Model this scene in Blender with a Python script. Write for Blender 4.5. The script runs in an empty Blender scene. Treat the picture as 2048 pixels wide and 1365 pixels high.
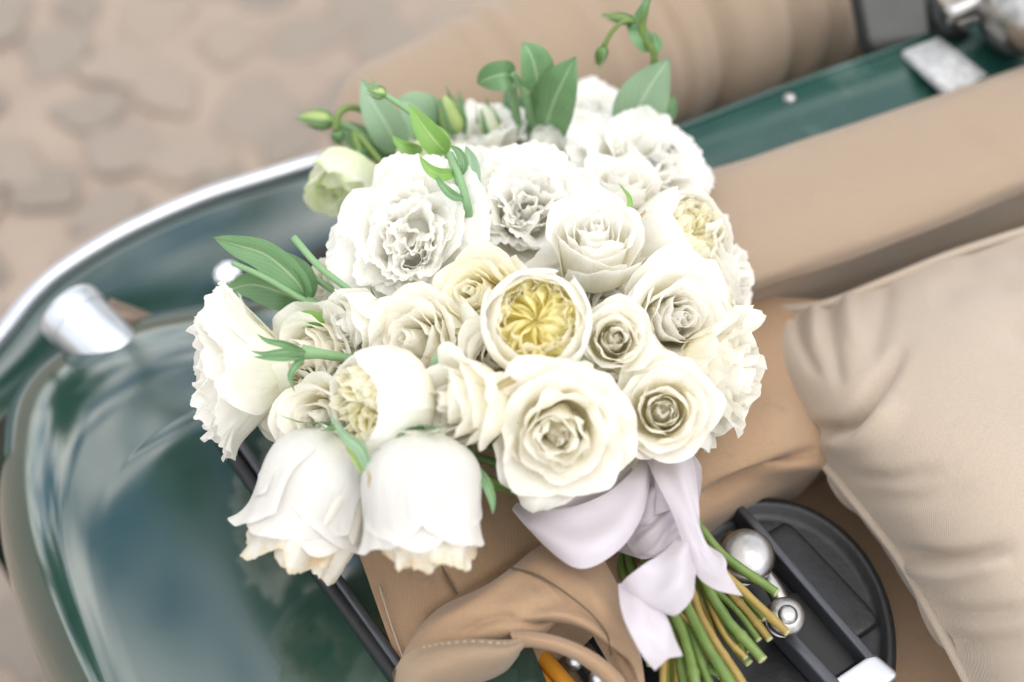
import bpy, math, random
import numpy as np
from mathutils import Vector, Matrix

S = bpy.context.scene
C = S.collection
random.seed(7)
RNG = np.random.default_rng(11)

# ------------------------------------------------------------------ camera, sky, sun, exposure
CAM = np.array([0.0, 0.0, 1.60])
TH = math.radians(50.0)                       # looking down
Fv = np.array([0.0, math.cos(TH), -math.sin(TH)])
Uv = np.array([0.0, math.sin(TH), math.cos(TH)])
Rv = np.array([1.0, 0.0, 0.0])
K = 0.36 / 1024.0                             # 50 mm lens on a 36 mm sensor

cam_d = bpy.data.cameras.new('camera')
cam_d.lens = 50.0
cam_d.sensor_width = 36.0
cam_d.clip_start = 0.02
cam_d.clip_end = 2000.0
cam_d.dof.use_dof = True
cam_d.dof.focus_distance = 0.905
cam_d.dof.aperture_fstop = 2.4
cam = bpy.data.objects.new('camera', cam_d)
C.objects.link(cam)
cam.location = CAM
cam.rotation_euler = (math.pi / 2 - TH, 0, 0)
S.camera = cam

SUN_DIR = Vector((0.34, -0.20, 0.92)).normalized()
sun_el = math.asin(SUN_DIR.z)
sun_az = math.atan2(SUN_DIR.x, SUN_DIR.y)
W = bpy.data.worlds.new('World')
S.world = W
W.use_nodes = True
nt = W.node_tree
nt.nodes.clear()
wo = nt.nodes.new('ShaderNodeOutputWorld')
bg = nt.nodes.new('ShaderNodeBackground')
bg.inputs['Strength'].default_value = 0.15
sky = nt.nodes.new('ShaderNodeTexSky')
sky.sky_type = 'NISHITA'
sky.sun_disc = False
sky.sun_elevation = sun_el
sky.sun_rotation = sun_az
sky.air_density = 1.0
sky.dust_density = 0.7
# broken cloud over the whole sky
tc = nt.nodes.new('ShaderNodeTexCoord')
sep = nt.nodes.new('ShaderNodeSeparateXYZ')
nt.links.new(tc.outputs['Generated'], sep.inputs[0])
zz = nt.nodes.new('ShaderNodeMath'); zz.operation = 'ADD'; zz.inputs[1].default_value = 0.22
nt.links.new(sep.outputs['Z'], zz.inputs[0])
zm = nt.nodes.new('ShaderNodeMath'); zm.operation = 'MAXIMUM'; zm.inputs[1].default_value = 0.12
nt.links.new(zz.outputs[0], zm.inputs[0])
dv = nt.nodes.new('ShaderNodeVectorMath'); dv.operation = 'DIVIDE'
cmb = nt.nodes.new('ShaderNodeCombineXYZ')
for k in range(3):
    nt.links.new(zm.outputs[0], cmb.inputs[k])
nt.links.new(tc.outputs['Generated'], dv.inputs[0])
nt.links.new(cmb.outputs[0], dv.inputs[1])
nz = nt.nodes.new('ShaderNodeTexNoise')
nz.inputs['Scale'].default_value = 4.2
nz.inputs['Detail'].default_value = 5.0
nz.inputs['Roughness'].default_value = 0.52
nt.links.new(dv.outputs[0], nz.inputs['Vector'])
rp = nt.nodes.new('ShaderNodeValToRGB')
rp.color_ramp.elements[0].position = 0.38
rp.color_ramp.elements[1].position = 0.66
nt.links.new(nz.outputs['Fac'], rp.inputs[0])
mixc = nt.nodes.new('ShaderNodeMix'); mixc.data_type = 'RGBA'
nt.links.new(rp.outputs[0], mixc.inputs[0])
nt.links.new(sky.outputs[0], mixc.inputs[6])
mixc.inputs[7].default_value = (15.5, 15.0, 14.4, 1)
nt.links.new(mixc.outputs[2], bg.inputs[0])
nt.links.new(bg.outputs[0], wo.inputs[0])

sun_d = bpy.data.lights.new('sun', 'SUN')
sun_d.energy = 0.65
sun_d.angle = math.radians(40)
sun_d.color = (1.0, 0.955, 0.89)
sun = bpy.data.objects.new('sun', sun_d)
C.objects.link(sun)
sun.location = (0, 0, 6)
sun.rotation_euler = SUN_DIR.to_track_quat('Z', 'Y').to_euler()

S.view_settings.view_transform = 'Standard'
S.view_settings.look = 'None'
S.view_settings.exposure = 0.67
S.view_settings.gamma = 1.0
S.cycles.use_denoising = True
S.cycles.max_bounces = 14
S.cycles.diffuse_bounces = 10
S.cycles.transmission_bounces = 6
S.cycles.caustics_reflective = False
S.cycles.caustics_refractive = False

# ------------------------------------------------------------------ small helpers
def on(px, py, z):
    """the point where the sight line through photo pixel (px, py) meets height z"""
    d = Fv + Rv * (px - 1024) * K + Uv * (682.5 - py) * K
    return CAM + d * ((z - CAM[2]) / d[2])

def depth(px, py, z):
    return float(np.dot(on(px, py, z) - CAM, Fv))

def pxs(px, py, z):
    return depth(px, py, z) * K

def vdir(vx, vy, vz):
    v = Rv * vx + Uv * vy - Fv * vz
    return v / np.linalg.norm(v)

def cr(pts, n):
    """Catmull-Rom through the points, n samples"""
    P = np.asarray(pts, float)
    m = len(P)
    if m == 2:
        t = np.linspace(0, 1, n)[:, None]
        return P[0] * (1 - t) + P[1] * t
    Q = np.vstack([2 * P[0] - P[1], P, 2 * P[-1] - P[-2]])
    t = np.linspace(0, m - 1 - 1e-9, n)
    i = t.astype(int)
    f = (t - i)[:, None]
    a, b, c, d = Q[i], Q[i + 1], Q[i + 2], Q[i + 3]
    return 0.5 * (2 * b + (c - a) * f + (2 * a - 5 * b + 4 * c - d) * f ** 2 + (3 * b - a - 3 * c + d) * f ** 3)

def onl(pts):
    return [on(*p) for p in pts]

def net(rows, n, m):
    """smooth surface through a control net of world points -> (n, m, 3)"""
    R_ = np.array([cr(r, m) for r in rows])
    return np.stack([cr(R_[:, j], n) for j in range(m)], axis=1)

def normals(P):
    du = np.gradient(P, axis=1)
    dv_ = np.gradient(P, axis=0)
    n = np.cross(du, dv_)
    return n / (np.linalg.norm(n, axis=2, keepdims=True) + 1e-12)

def waves(seed, k=6, fmin=1.0, fmax=4.0):
    r = np.random.default_rng(seed)
    f = r.uniform(fmin, fmax, (k, 2)) * r.choice([-1, 1], (k, 2))
    p = r.uniform(0, 6.28, k)
    a = r.uniform(0.5, 1, k)
    a = a / a.sum()
    def fn(u, v):
        s = 0
        for i in range(k):
            s = s + a[i] * np.sin(f[i, 0] * u * 3.14 + f[i, 1] * v * 3.14 + p[i])
        return s * 1.6
    return fn

class MB:
    """collects grids / tubes, builds ONE mesh object"""
    def __init__(s):
        s.v, s.f, s.uv, s.n = [], [], [], 0
    def grid(s, P, uv=None, wrap=False, flip=False):
        n, m = P.shape[:2]
        if uv is None:
            U_, V_ = np.meshgrid(np.linspace(0, 1, m), np.linspace(0, 1, n))
            uv = np.stack([U_, V_], axis=2)
        idx = np.arange(n * m).reshape(n, m) + s.n
        mm = m if wrap else m - 1
        a = idx[:-1, :mm]
        b = np.roll(idx, -1, 1)[:-1, :mm]
        c = np.roll(idx, -1, 1)[1:, :mm]
        d = idx[1:, :mm]
        q = np.stack([a, b, c, d], axis=2).reshape(-1, 4)
        if flip:
            q = q[:, ::-1]
        s.v.append(P.reshape(-1, 3)); s.uv.append(uv.reshape(-1, 2)); s.f.append(q)
        s.n += n * m
        return s
    def tube(s, pts, rad, k=8, n=None, cap=True, flat=1.0, up=None):
        P = np.asarray(pts, float)
        if n:
            P = cr(P, n)
        n = len(P)
        r = np.broadcast_to(np.interp(np.linspace(0, 1, n), np.linspace(0, 1, len(np.atleast_1d(rad))), np.atleast_1d(rad)), (n,))
        T = np.gradient(P, axis=0)
        T /= np.linalg.norm(T, axis=1, keepdims=True) + 1e-12
        ref = np.array(up if up is not None else (0.31, -0.2, 0.93))
        A = []
        a = ref - T[0] * np.dot(ref, T[0]); a /= np.linalg.norm(a) + 1e-12
        for i in range(n):
            a = a - T[i] * np.dot(a, T[i]); a /= np.linalg.norm(a) + 1e-12
            A.append(a)
        A = np.array(A)
        B = np.cross(T, A)
        ang = np.linspace(0, 2 * math.pi, k, endpoint=False)
        ring = A[:, None] * (np.cos(ang) * flat)[None, :, None] + B[:, None] * np.sin(ang)[None, :, None]
        G = P[:, None] + ring * r[:, None, None]
        if cap:
            G = np.concatenate([np.repeat(P[:1, None], k, 1), G, np.repeat(P[-1:, None], k, 1)], axis=0)
        s.grid(G, wrap=True)
        return s
    def lathe(s, prof, org, axis, k=24):
        axis = np.asarray(axis, float); axis /= np.linalg.norm(axis)
        ref = np.array([0.3, 0.2, 0.9]) if abs(axis[2]) < 0.9 else np.array([1.0, 0, 0])
        a = np.cross(axis, ref); a /= np.linalg.norm(a)
        b = np.cross(axis, a)
        ang = np.linspace(0, 2 * math.pi, k, endpoint=False)
        G = np.array([[np.asarray(org) + axis * h + (a * math.cos(t) + b * math.sin(t)) * r for t in ang] for r, h in prof])
        s.grid(G, wrap=True)
        return s
    def box(s, c, ax, ay, az, bev=0.15):
        """rounded box: half-axis vectors"""
        c, ax, ay, az = [np.asarray(q, float) for q in (c, ax, ay, az)]
        e = 0.28
        n, m = 11, 20
        G = np.zeros((n, m, 3))
        def sp(x):
            return np.sign(x) * np.abs(x) ** e
        for i in range(n):
            la = -math.pi / 2 + math.pi * i / (n - 1)
            for j in range(m):
                lo = 2 * math.pi * (j + 0.5) / m
                G[i, j] = c + ax * sp(math.cos(la)) * sp(math.cos(lo)) + ay * sp(math.cos(la)) * sp(math.sin(lo)) + az * sp(math.sin(la))
        s.grid(G, wrap=True)
        return s
    def build(s, name, mat, parent=None, smooth=True, weld=True):
        V = np.concatenate(s.v); Fq = np.concatenate(s.f); UVv = np.concatenate(s.uv)
        me = bpy.data.meshes.new(name)
        me.vertices.add(len(V)); me.vertices.foreach_set('co', V.astype(np.float32).ravel())
        me.loops.add(Fq.size); me.loops.foreach_set('vertex_index', Fq.astype(np.int32).ravel())
        me.polygons.add(len(Fq))
        me.polygons.foreach_set('loop_start', (np.arange(len(Fq)) * 4).astype(np.int32))
        me.polygons.foreach_set('use_smooth', np.full(len(Fq), smooth))
        lay = me.uv_layers.new(name='UVMap')
        lay.data.foreach_set('uv', UVv[Fq.ravel()].astype(np.float32).ravel())
        me.update(calc_edges=True)
        me.validate()
        me.materials.append(mat)
        o = bpy.data.objects.new(name, me)
        C.objects.link(o)
        if parent is not None:
            o.parent = parent
        return o

def tag(o, label=None, cat=None, group=None, kind=None):
    if label: o['label'] = label
    if cat: o['category'] = cat
    if group: o['group'] = group
    if kind: o['kind'] = kind
    return o

def empty(name, loc, label=None, cat=None, group=None):
    o = bpy.data.objects.new(name, None)
    o.empty_display_size = 0.05
    C.objects.link(o)
    o.location = [float(x) for x in loc]
    o.matrix_world = Matrix.Translation(o.location)
    return tag(o, label, cat, group)

def under(o, parent):
    """put a mesh that was built in world coordinates under an unrotated thing"""
    o.parent = parent
    o.matrix_parent_inverse = Matrix.Translation(parent.matrix_world.translation).inverted() if parent.type == 'EMPTY' else Matrix()
    return o

def seg_dist(X, Y, pts):
    """distance in photo pixels to a polyline, and position along it 0..1"""
    best = np.full(X.shape, 1e9); tt = np.zeros(X.shape)
    P = cr(np.array(pts, float), 24)
    for i in range(len(P) - 1):
        a, b = P[i], P[i + 1]
        ab = b - a
        L2 = ab @ ab + 1e-9
        t = np.clip(((X - a[0]) * ab[0] + (Y - a[1]) * ab[1]) / L2, 0, 1)
        d = np.hypot(X - a[0] - t * ab[0], Y - a[1] - t * ab[1])
        m = d < best
        best = np.where(m, d, best)
        tt = np.where(m, (i + t) / (len(P) - 1), tt)
    return best, tt

def topix(P):
    d = P - CAM
    z = d @ Fv
    return 1024 + (d @ Rv) / z / K, 682.5 - (d @ Uv) / z / K

def crease(P, lines):
    """press folds into a cloth grid; each line = (points, depth in m (negative = ridge), width px)"""
    N = normals(P)
    N = N * np.sign((N @ (-Fv)))[..., None]
    X, Y = topix(P)
    D = np.zeros(X.shape)
    for pts, dep, wid in lines:
        d, t = seg_dist(X, Y, pts)
        D += -dep * np.exp(-(d / wid) ** 2) * np.clip(np.sin(math.pi * np.clip(t, 0.02, 0.98)) * 1.6, 0, 1)
    return P + N * D[..., None]

# ------------------------------------------------------------------ materials
def newmat(name):
    m = bpy.data.materials.new(name)
    m.use_nodes = True
    n = m.node_tree
    b = n.nodes['Principled BSDF']
    return m, n, b

def noise_node(n, scale, detail=4, vec=None, rough=0.55):
    t = n.nodes.new('ShaderNodeTexNoise')
    t.inputs['Scale'].default_value = scale
    t.inputs['Detail'].default_value = detail
    t.inputs['Roughness'].default_value = rough
    if vec is not None:
        n.links.new(vec, t.inputs['Vector'])
    return t

def ramp(n, src, stops):
    r = n.nodes.new('ShaderNodeValToRGB')
    el = r.color_ramp.elements
    el[0].position, el[0].color = stops[0][0], (*stops[0][1], 1)
    el[1].position, el[1].color = stops[1][0], (*stops[1][1], 1)
    for p, c in stops[2:]:
        e = el.new(p); e.color = (*c, 1)
    n.links.new(src, r.inputs[0])
    return r

def mixrgb(n, fac, a, b, mode='MIX'):
    m = n.nodes.new('ShaderNodeMix'); m.data_type = 'RGBA'; m.blend_type = mode
    for sock, v in ((m.inputs[0], fac), (m.inputs[6], a), (m.inputs[7], b)):
        if isinstance(v, (int, float)):
            sock.default_value = v
        elif isinstance(v, tuple):
            sock.default_value = (*v, 1)
        else:
            n.links.new(v, sock)
    return m.outputs[2]

def bump(n, b, h, strength, dist=0.001):
    bp = n.nodes.new('ShaderNodeBump')
    bp.inputs['Strength'].default_value = strength
    bp.inputs['Distance'].default_value = dist
    n.links.new(h, bp.inputs['Height'])
    n.links.new(bp.outputs[0], b.inputs['Normal'])
    return bp

def petal_mat(name, base, mid, tip, rim=None, rim_from=0.9, translucent=0.48, spots=0.0):
    """petal colour runs from the claw (v=0) to the lip (v=1); fine veins run lengthwise"""
    m, n, b = newmat(name)
    uv = n.nodes.new('ShaderNodeTexCoord')
    sp = n.nodes.new('ShaderNodeSeparateXYZ')
    n.links.new(uv.outputs['UV'], sp.inputs[0])
    st = [(0.0, base), (0.38, mid), (0.8, tip)]  # yellowed claw and middle also carry the warm glow of the petal wells
    col = ramp(n, sp.outputs['Y'], st).outputs[0]
    oc = uv.outputs['Object']
    big = noise_node(n, 60, 3, oc)
    col = mixrgb(n, ramp(n, big.outputs[0], [(0.35, (0, 0, 0)), (0.75, (0.35, 0.35, 0.35))]).outputs[0], col, tuple(x * y for x, y in zip(tip, (0.97, 0.95, 0.88))))
    if rim:
        nn = noise_node(n, 90, 5, oc, 0.65)
        ad = n.nodes.new('ShaderNodeMath'); ad.operation = 'MULTIPLY_ADD'
        n.links.new(nn.outputs[0], ad.inputs[0]); ad.inputs[1].default_value = 0.5
        sb = n.nodes.new('ShaderNodeMath'); sb.operation = 'SUBTRACT'; sb.inputs[1].default_value = 0.25
        n.links.new(sp.outputs['Y'], sb.inputs[0]); n.links.new(sb.outputs[0], ad.inputs[2])
        f = ramp(n, ad.outputs[0], [(rim_from - 0.04, (0, 0, 0)), (min(rim_from + 0.10, 1.0), (0.75, 0.75, 0.75))]).outputs[0]
        col = mixrgb(n, f, col, rim)
    if spots:
        ns = noise_node(n, 55, 6, oc, 0.7)
        f = ramp(n, ns.outputs[0], [(0.66, (0, 0, 0)), (0.78, (spots, spots, spots))]).outputs[0]
        col = mixrgb(n, f, col, (0.50, 0.34, 0.16))
    # veins
    mp = n.nodes.new('ShaderNodeMapping')
    mp.inputs['Scale'].default_value = (26, 2.2, 1)
    n.links.new(uv.outputs['UV'], mp.inputs[0])
    vn = noise_node(n, 1.0, 3, mp.outputs[0])
    fine = noise_node(n, 260, 3, oc)
    hs = n.nodes.new('ShaderNodeMath'); hs.operation = 'MULTIPLY_ADD'
    n.links.new(fine.outputs[0], hs.inputs[0]); hs.inputs[1].default_value = 0.35
    n.links.new(vn.outputs[0], hs.inputs[2])
    bp = bump(n, b, hs.outputs[0], 0.60, 0.0013)
    n.links.new(col, b.inputs['Base Color'])
    b.inputs['Roughness'].default_value = 0.55
    b.inputs['Specular IOR Level'].default_value = 0.25
    b.inputs['Sheen Weight'].default_value = 0.08
    tr = n.nodes.new('ShaderNodeBsdfTranslucent')
    n.links.new(col, tr.inputs[0])
    n.links.new(bp.outputs[0], tr.inputs['Normal'])
    mx = n.nodes.new('ShaderNodeMixShader')
    mx.inputs[0].default_value = translucent
    n.links.new(b.outputs[0], mx.inputs[1]); n.links.new(tr.outputs[0], mx.inputs[2])
    n.links.new(mx.outputs[0], n.nodes['Material Output'].inputs[0])
    return m

def leaf_mat(name, a, c, vein, translucent=0.25, rough=0.42):
    m, n, b = newmat(name)
    uv = n.nodes.new('ShaderNodeTexCoord')
    sp = n.nodes.new('ShaderNodeSeparateXYZ')
    n.links.new(uv.outputs['UV'], sp.inputs[0])
    nn = noise_node(n, 45, 5, uv.outputs['Object'])
    col = mixrgb(n, nn.outputs[0], a, c)
    # midrib and side veins
    ab = n.nodes.new('ShaderNodeMath'); ab.operation = 'SUBTRACT'; ab.inputs[1].default_value = 0.5
    n.links.new(sp.outputs['X'], ab.inputs[0])
    ab2 = n.nodes.new('ShaderNodeMath'); ab2.operation = 'ABSOLUTE'
    n.links.new(ab.outputs[0], ab2.inputs[0])
    mid = ramp(n, ab2.outputs[0], [(0.012, (1, 1, 1)), (0.05, (0, 0, 0))]).outputs[0]
    sv = n.nodes.new('ShaderNodeMath'); sv.operation = 'MULTIPLY_ADD'
    n.links.new(ab2.outputs[0], sv.inputs[0]); sv.inputs[1].default_value = -1.4
    n.links.new(sp.outputs['Y'], sv.inputs[2])
    sv2 = n.nodes.new('ShaderNodeMath'); sv2.operation = 'MULTIPLY'; sv2.inputs[1].default_value = 38
    n.links.new(sv.outputs[0], sv2.inputs[0])
    sn = n.nodes.new('ShaderNodeMath'); sn.operation = 'SINE'
    n.links.new(sv2.outputs[0], sn.inputs[0])
    side = ramp(n, sn.outputs[0], [(0.86, (0, 0, 0)), (1.0, (0.35, 0.35, 0.35))]).outputs[0]
    f = mixrgb(n, 1.0, mid, side, 'LIGHTEN')
    f2 = n.nodes.new('ShaderNodeMath'); f2.operation = 'MULTIPLY'; f2.inputs[1].default_value = 0.85
    n.links.new(f, f2.inputs[0])
    col = mixrgb(n, f2.outputs[0], col, vein)
    n.links.new(col, b.inputs['Base Color'])
    b.inputs['Roughness'].default_value = rough
    b.inputs['Specular IOR Level'].default_value = 0.45
    bp = bump(n, b, f, 0.25, 0.0008)
    tr = n.nodes.new('ShaderNodeBsdfTranslucent')
    n.links.new(col, tr.inputs[0])
    mx = n.nodes.new('ShaderNodeMixShader'); mx.inputs[0].default_value = translucent
    n.links.new(b.outputs[0], mx.inputs[1]); n.links.new(tr.outputs[0], mx.inputs[2])
    n.links.new(mx.outputs[0], n.nodes['Material Output'].inputs[0])
    return m

def cloth_mat(name, a, c, weave=620, dirt=None, sheen=0.2, wb=0.5):
    m, n, b = newmat(name)
    t = n.nodes.new('ShaderNodeTexCoord')
    o = t.outputs['Object']
    nn = noise_node(n, 9, 6, o, 0.6)
    col = mixrgb(n, nn.outputs[0], a, c)
    fib = noise_node(n, weave, 2, o)
    col = mixrgb(n, ramp(n, fib.outputs[0], [(0.3, (0, 0, 0)), (0.7, (0.30, 0.30, 0.30))]).outputs[0], col, tuple(x * 0.72 for x in a))
    if dirt:
        nd = noise_node(n, 34, 7, o, 0.7)
        col = mixrgb(n, ramp(n, nd.outputs[0], [(0.58, (0, 0, 0)), (0.72, (0.5, 0.5, 0.5))]).outputs[0], col, dirt)
    n.links.new(col, b.inputs['Base Color'])
    b.inputs['Roughness'].default_value = 0.9
    b.inputs['Specular IOR Level'].default_value = 0.15
    b.inputs['Sheen Weight'].default_value = sheen
    wv = n.nodes.new('ShaderNodeTexWave'); wv.inputs['Scale'].default_value = weave * 0.55
    wv.inputs['Distortion'].default_value = 0.6
    n.links.new(o, wv.inputs['Vector'])
    hs = n.nodes.new('ShaderNodeMath'); hs.operation = 'ADD'
    n.links.new(wv.outputs['Fac'], hs.inputs[0]); n.links.new(fib.outputs[0], hs.inputs[1])
    bump(n, b, hs.outputs[0], wb, 0.0006)
    return m

def paint_mat(name, col, rough=0.03, ior=1.9, spots=False):
    m, n, b = newmat(name)
    t = n.nodes.new('ShaderNodeTexCoord')
    nn = noise_node(n, 14, 5, t.outputs['Object'])
    c2 = mixrgb(n, nn.outputs[0], col, tuple(x * 1.35 for x in col))
    if spots:  # pale blotches of reflected light put into the base colour
        ns = noise_node(n, 17, 3, t.outputs['Object'])
        c2 = mixrgb(n, ramp(n, ns.outputs[0], [(0.56, (0, 0, 0)), (0.70, (0.5, 0.5, 0.5))]).outputs[0], c2, (0.10, 0.15, 0.13))
    n.links.new(c2, b.inputs['Base Color'])
    r = ramp(n, nn.outputs[0], [(0.3, (rough,) * 3), (0.8, (rough * 2.2,) * 3)])
    n.links.new(r.outputs[0], b.inputs['Roughness'])
    b.inputs['IOR'].default_value = ior
    wob = noise_node(n, 5, 2, t.outputs['Object'])
    bump(n, b, wob.outputs[0], 0.02, 0.002)
    return m

def plain_mat(name, col, rough=0.5, metal=0.0, nscale=30, var=0.25, bmp=0.0, ior=1.45):
    m, n, b = newmat(name)
    t = n.nodes.new('ShaderNodeTexCoord')
    nn = noise_node(n, nscale, 5, t.outputs['Object'])
    n.links.new(mixrgb(n, nn.outputs[0], tuple(x * (1 - var) for x in col), tuple(min(1, x * (1 + var)) for x in col)), b.inputs['Base Color'])
    b.inputs['Roughness'].default_value = rough
    b.inputs['Metallic'].default_value = metal
    b.inputs['IOR'].default_value = ior
    if bmp:
        bump(n, b, nn.outputs[0], bmp, 0.002)
    return m

def stone_mat(name, a, c, warm):
    m, n, b = newmat(name)
    t = n.nodes.new('ShaderNodeTexCoord')
    oi = n.nodes.new('ShaderNodeObjectInfo')
    nn = noise_node(n, 14, 8, t.outputs['Object'], 0.65)
    col = mixrgb(n, nn.outputs[0], a, c)
    f = n.nodes.new('ShaderNodeMath'); f.operation = 'MULTIPLY'; f.inputs[1].default_value = 0.7
    n.links.new(oi.outputs['Random'], f.inputs[0])
    col = mixrgb(n, f.outputs[0], col, warm)
    n.links.new(col, b.inputs['Base Color'])
    b.inputs['Roughness'].default_value = 0.85
    bump(n, b, nn.outputs[0], 0.6, 0.01)
    return m

def sand_mat(name, a, c):
    m, n, b = newmat(name)
    t = n.nodes.new('ShaderNodeTexCoord')
    nn = noise_node(n, 3.5, 9, t.outputs['Object'], 0.65)
    n.links.new(ramp(n, nn.outputs[0], [(0.3, a), (0.7, c)]).outputs[0], b.inputs['Base Color'])
    b.inputs['Roughness'].default_value = 0.95
    bump(n, b, nn.outputs[0], 0.5, 0.02)
    return m

M = {}
M['lisi'] = petal_mat('lisianthus_petal', (0.88, 0.92, 0.58), (0.95, 0.945, 0.84), (0.945, 0.935, 0.90), translucent=0.5)
M['lisi_green'] = petal_mat('green_lisianthus_petal', (0.60, 0.72, 0.26), (0.80, 0.85, 0.58), (0.89, 0.90, 0.78), rim=(0.68, 0.80, 0.38), rim_from=0.92)
M['rose'] = petal_mat('rose_petal', (0.95, 0.87, 0.50), (0.95, 0.915, 0.74), (0.945, 0.925, 0.85), spots=0.10)
M['rose_white'] = petal_mat('white_rose_petal', (0.95, 0.90, 0.56), (0.95, 0.925, 0.785), (0.945, 0.93, 0.88))
M['rose_cream'] = petal_mat('cream_rose_petal', (0.95, 0.83, 0.36), (0.95, 0.89, 0.60), (0.945, 0.915, 0.77))
M['rose_old'] = petal_mat('weathered_rose_petal', (0.90, 0.87, 0.70), (0.915, 0.895, 0.82), (0.92, 0.895, 0.81), rim=(0.84, 0.72, 0.50), rim_from=0.98, spots=0.10)
M['rose_back'] = petal_mat('smooth_rose_petal', (0.82, 0.81, 0.66), (0.80, 0.79, 0.74), (0.80, 0.785, 0.75), translucent=0.40)
M['rose_worn'] = petal_mat('frayed_rose_petal', (0.86, 0.76, 0.50), (0.90, 0.83, 0.66), (0.90, 0.84, 0.69), rim=(0.72, 0.54, 0.30), rim_from=0.94, spots=0.30)
M['yellow'] = petal_mat('yellow_heart_petal', (0.98, 0.86, 0.20), (0.98, 0.90, 0.36), (0.97, 0.93, 0.62), translucent=0.55)
M['yellow_pale'] = petal_mat('pale_yellow_petal', (0.95, 0.80, 0.26), (0.95, 0.89, 0.52), (0.95, 0.93, 0.78), translucent=0.45)
M['leaf'] = leaf_mat('lisianthus_leaf', (0.10, 0.225, 0.085), (0.185, 0.325, 0.15), (0.34, 0.47, 0.27))
M['leaf_pale'] = leaf_mat('pale_lisianthus_leaf', (0.20, 0.335, 0.19), (0.30, 0.43, 0.27), (0.44, 0.56, 0.38))
M['leaf_bright'] = leaf_mat('fresh_leaf', (0.164, 0.344, 0.066), (0.262, 0.443, 0.115), (0.377, 0.525, 0.180))
M['leaf_dark'] = leaf_mat('dark_leaf', (0.05, 0.14, 0.06), (0.09, 0.20, 0.09), (0.16, 0.28, 0.14))  # darker green than the other leaves
M['stem'] = leaf_mat('green_stem', (0.055, 0.13, 0.02), (0.22, 0.29, 0.075), (0.12, 0.19, 0.05), 0.05, 0.4)
M['stem_pale'] = leaf_mat('pale_stem', (0.164, 0.312, 0.131), (0.246, 0.394, 0.197), (0.262, 0.410, 0.230), 0.08)
M['stem_ochre'] = leaf_mat('lit_brown_stem', (0.20, 0.12, 0.03), (0.44, 0.32, 0.08), (0.26, 0.24, 0.07), 0.03)  # lit copy of the stem, warm light put into its brownish colour
M['cut_end'] = plain_mat('cut_stem_pith', (0.400, 0.400, 0.208), 0.8, 0, 400, 0.3)
M['bud'] = leaf_mat('bud', (0.295, 0.426, 0.115), (0.451, 0.541, 0.213), (0.558, 0.607, 0.312), 0.2)
M['sepal_red'] = leaf_mat('reddish_sepal', (0.28, 0.30, 0.12), (0.45, 0.22, 0.12), (0.35, 0.40, 0.18), 0.2)

def satin_mat():
    m, n, b = newmat('lilac_satin')
    t = n.nodes.new('ShaderNodeTexCoord')
    nn = noise_node(n, 22, 4, t.outputs['Object'])
    n.links.new(mixrgb(n, nn.outputs[0], (0.50, 0.455, 0.485), (0.57, 0.52, 0.55)), b.inputs['Base Color'])
    b.inputs['Roughness'].default_value = 0.30
    b.inputs['Sheen Weight'].default_value = 0.3
    b.inputs['Anisotropic'].default_value = 0.5
    mp = n.nodes.new('ShaderNodeMapping'); mp.inputs['Scale'].default_value = (240, 3, 1)
    n.links.new(t.outputs['UV'], mp.inputs[0])
    w = noise_node(n, 1.0, 2, mp.outputs[0])
    bp = bump(n, b, w.outputs[0], 0.15, 0.0005)
    tr = n.nodes.new('ShaderNodeBsdfTranslucent'); tr.inputs[0].default_value = (0.8, 0.75, 0.78, 1)
    mx = n.nodes.new('ShaderNodeMixShader'); mx.inputs[0].default_value = 0.18
    n.links.new(b.outputs[0], mx.inputs[1]); n.links.new(tr.outputs[0], mx.inputs[2])
    n.links.new(mx.outputs[0], n.nodes['Material Output'].inputs[0])
    return m
M['satin'] = satin_mat()
M['canvas'] = cloth_mat('tan_canvas', (0.355, 0.227, 0.132), (0.403, 0.269, 0.163), dirt=(0.211, 0.148, 0.097))
M['canvas_pale'] = cloth_mat('tan_canvas_pale_light', (0.331, 0.244, 0.168), (0.358, 0.269, 0.187))  # same fabric as the canvas, its different lighting put into the colour
M['linen'] = cloth_mat('beige_linen', (0.440, 0.357, 0.275), (0.484, 0.396, 0.305), weave=700, sheen=0.3)
M['green'] = paint_mat('bottle_green_paint', (0.012, 0.036, 0.027), rough=0.075, ior=2.0)
M['green_strip'] = paint_mat('reflection_dappled_green', (0.009, 0.042, 0.031), rough=0.16, ior=1.5, spots=True)
M['chrome'] = plain_mat('chrome', (0.86, 0.86, 0.88), 0.12, 1.0, 20, 0.05)
M['chrome_soft'] = plain_mat('brushed_chrome', (0.60, 0.62, 0.65), 0.42, 1.0, 60, 0.08)
M['chrome_dull'] = plain_mat('dull_chrome', (0.36, 0.35, 0.335), 0.34, 1.0, 120, 0.3, 0.15)
M['rubber'] = plain_mat('black_rubber', (0.014, 0.014, 0.014), 0.55, 0.0, 60, 0.3)
M['black'] = plain_mat('black_vinyl', (0.012, 0.0125, 0.013), 0.40, 0.0, 90, 0.5, 0.3)
M['grey'] = plain_mat('grey_metal', (0.07, 0.073, 0.08), 0.35, 0.5, 50, 0.25)
M['copper_reflect'] = plain_mat('copper_reflection_brown', (0.20, 0.145, 0.105), 0.35, 0.5, 30, 0.2)
M['orange'] = plain_mat('orange_varnished_wood', (0.62, 0.27, 0.03), 0.25, 0.0, 40, 0.25)
M['thread_dark'] = plain_mat('dark_thread', (0.12, 0.085, 0.05), 0.9)
M['thread_light'] = plain_mat('light_thread', (0.42, 0.33, 0.25), 0.9)
M['stone'] = stone_mat('cobble_stone', (0.196, 0.161, 0.129), (0.318, 0.270, 0.223), (0.371, 0.299, 0.233))
M['mortar'] = sand_mat('sandy_mortar', (0.275, 0.216, 0.168), (0.343, 0.272, 0.215))
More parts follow.
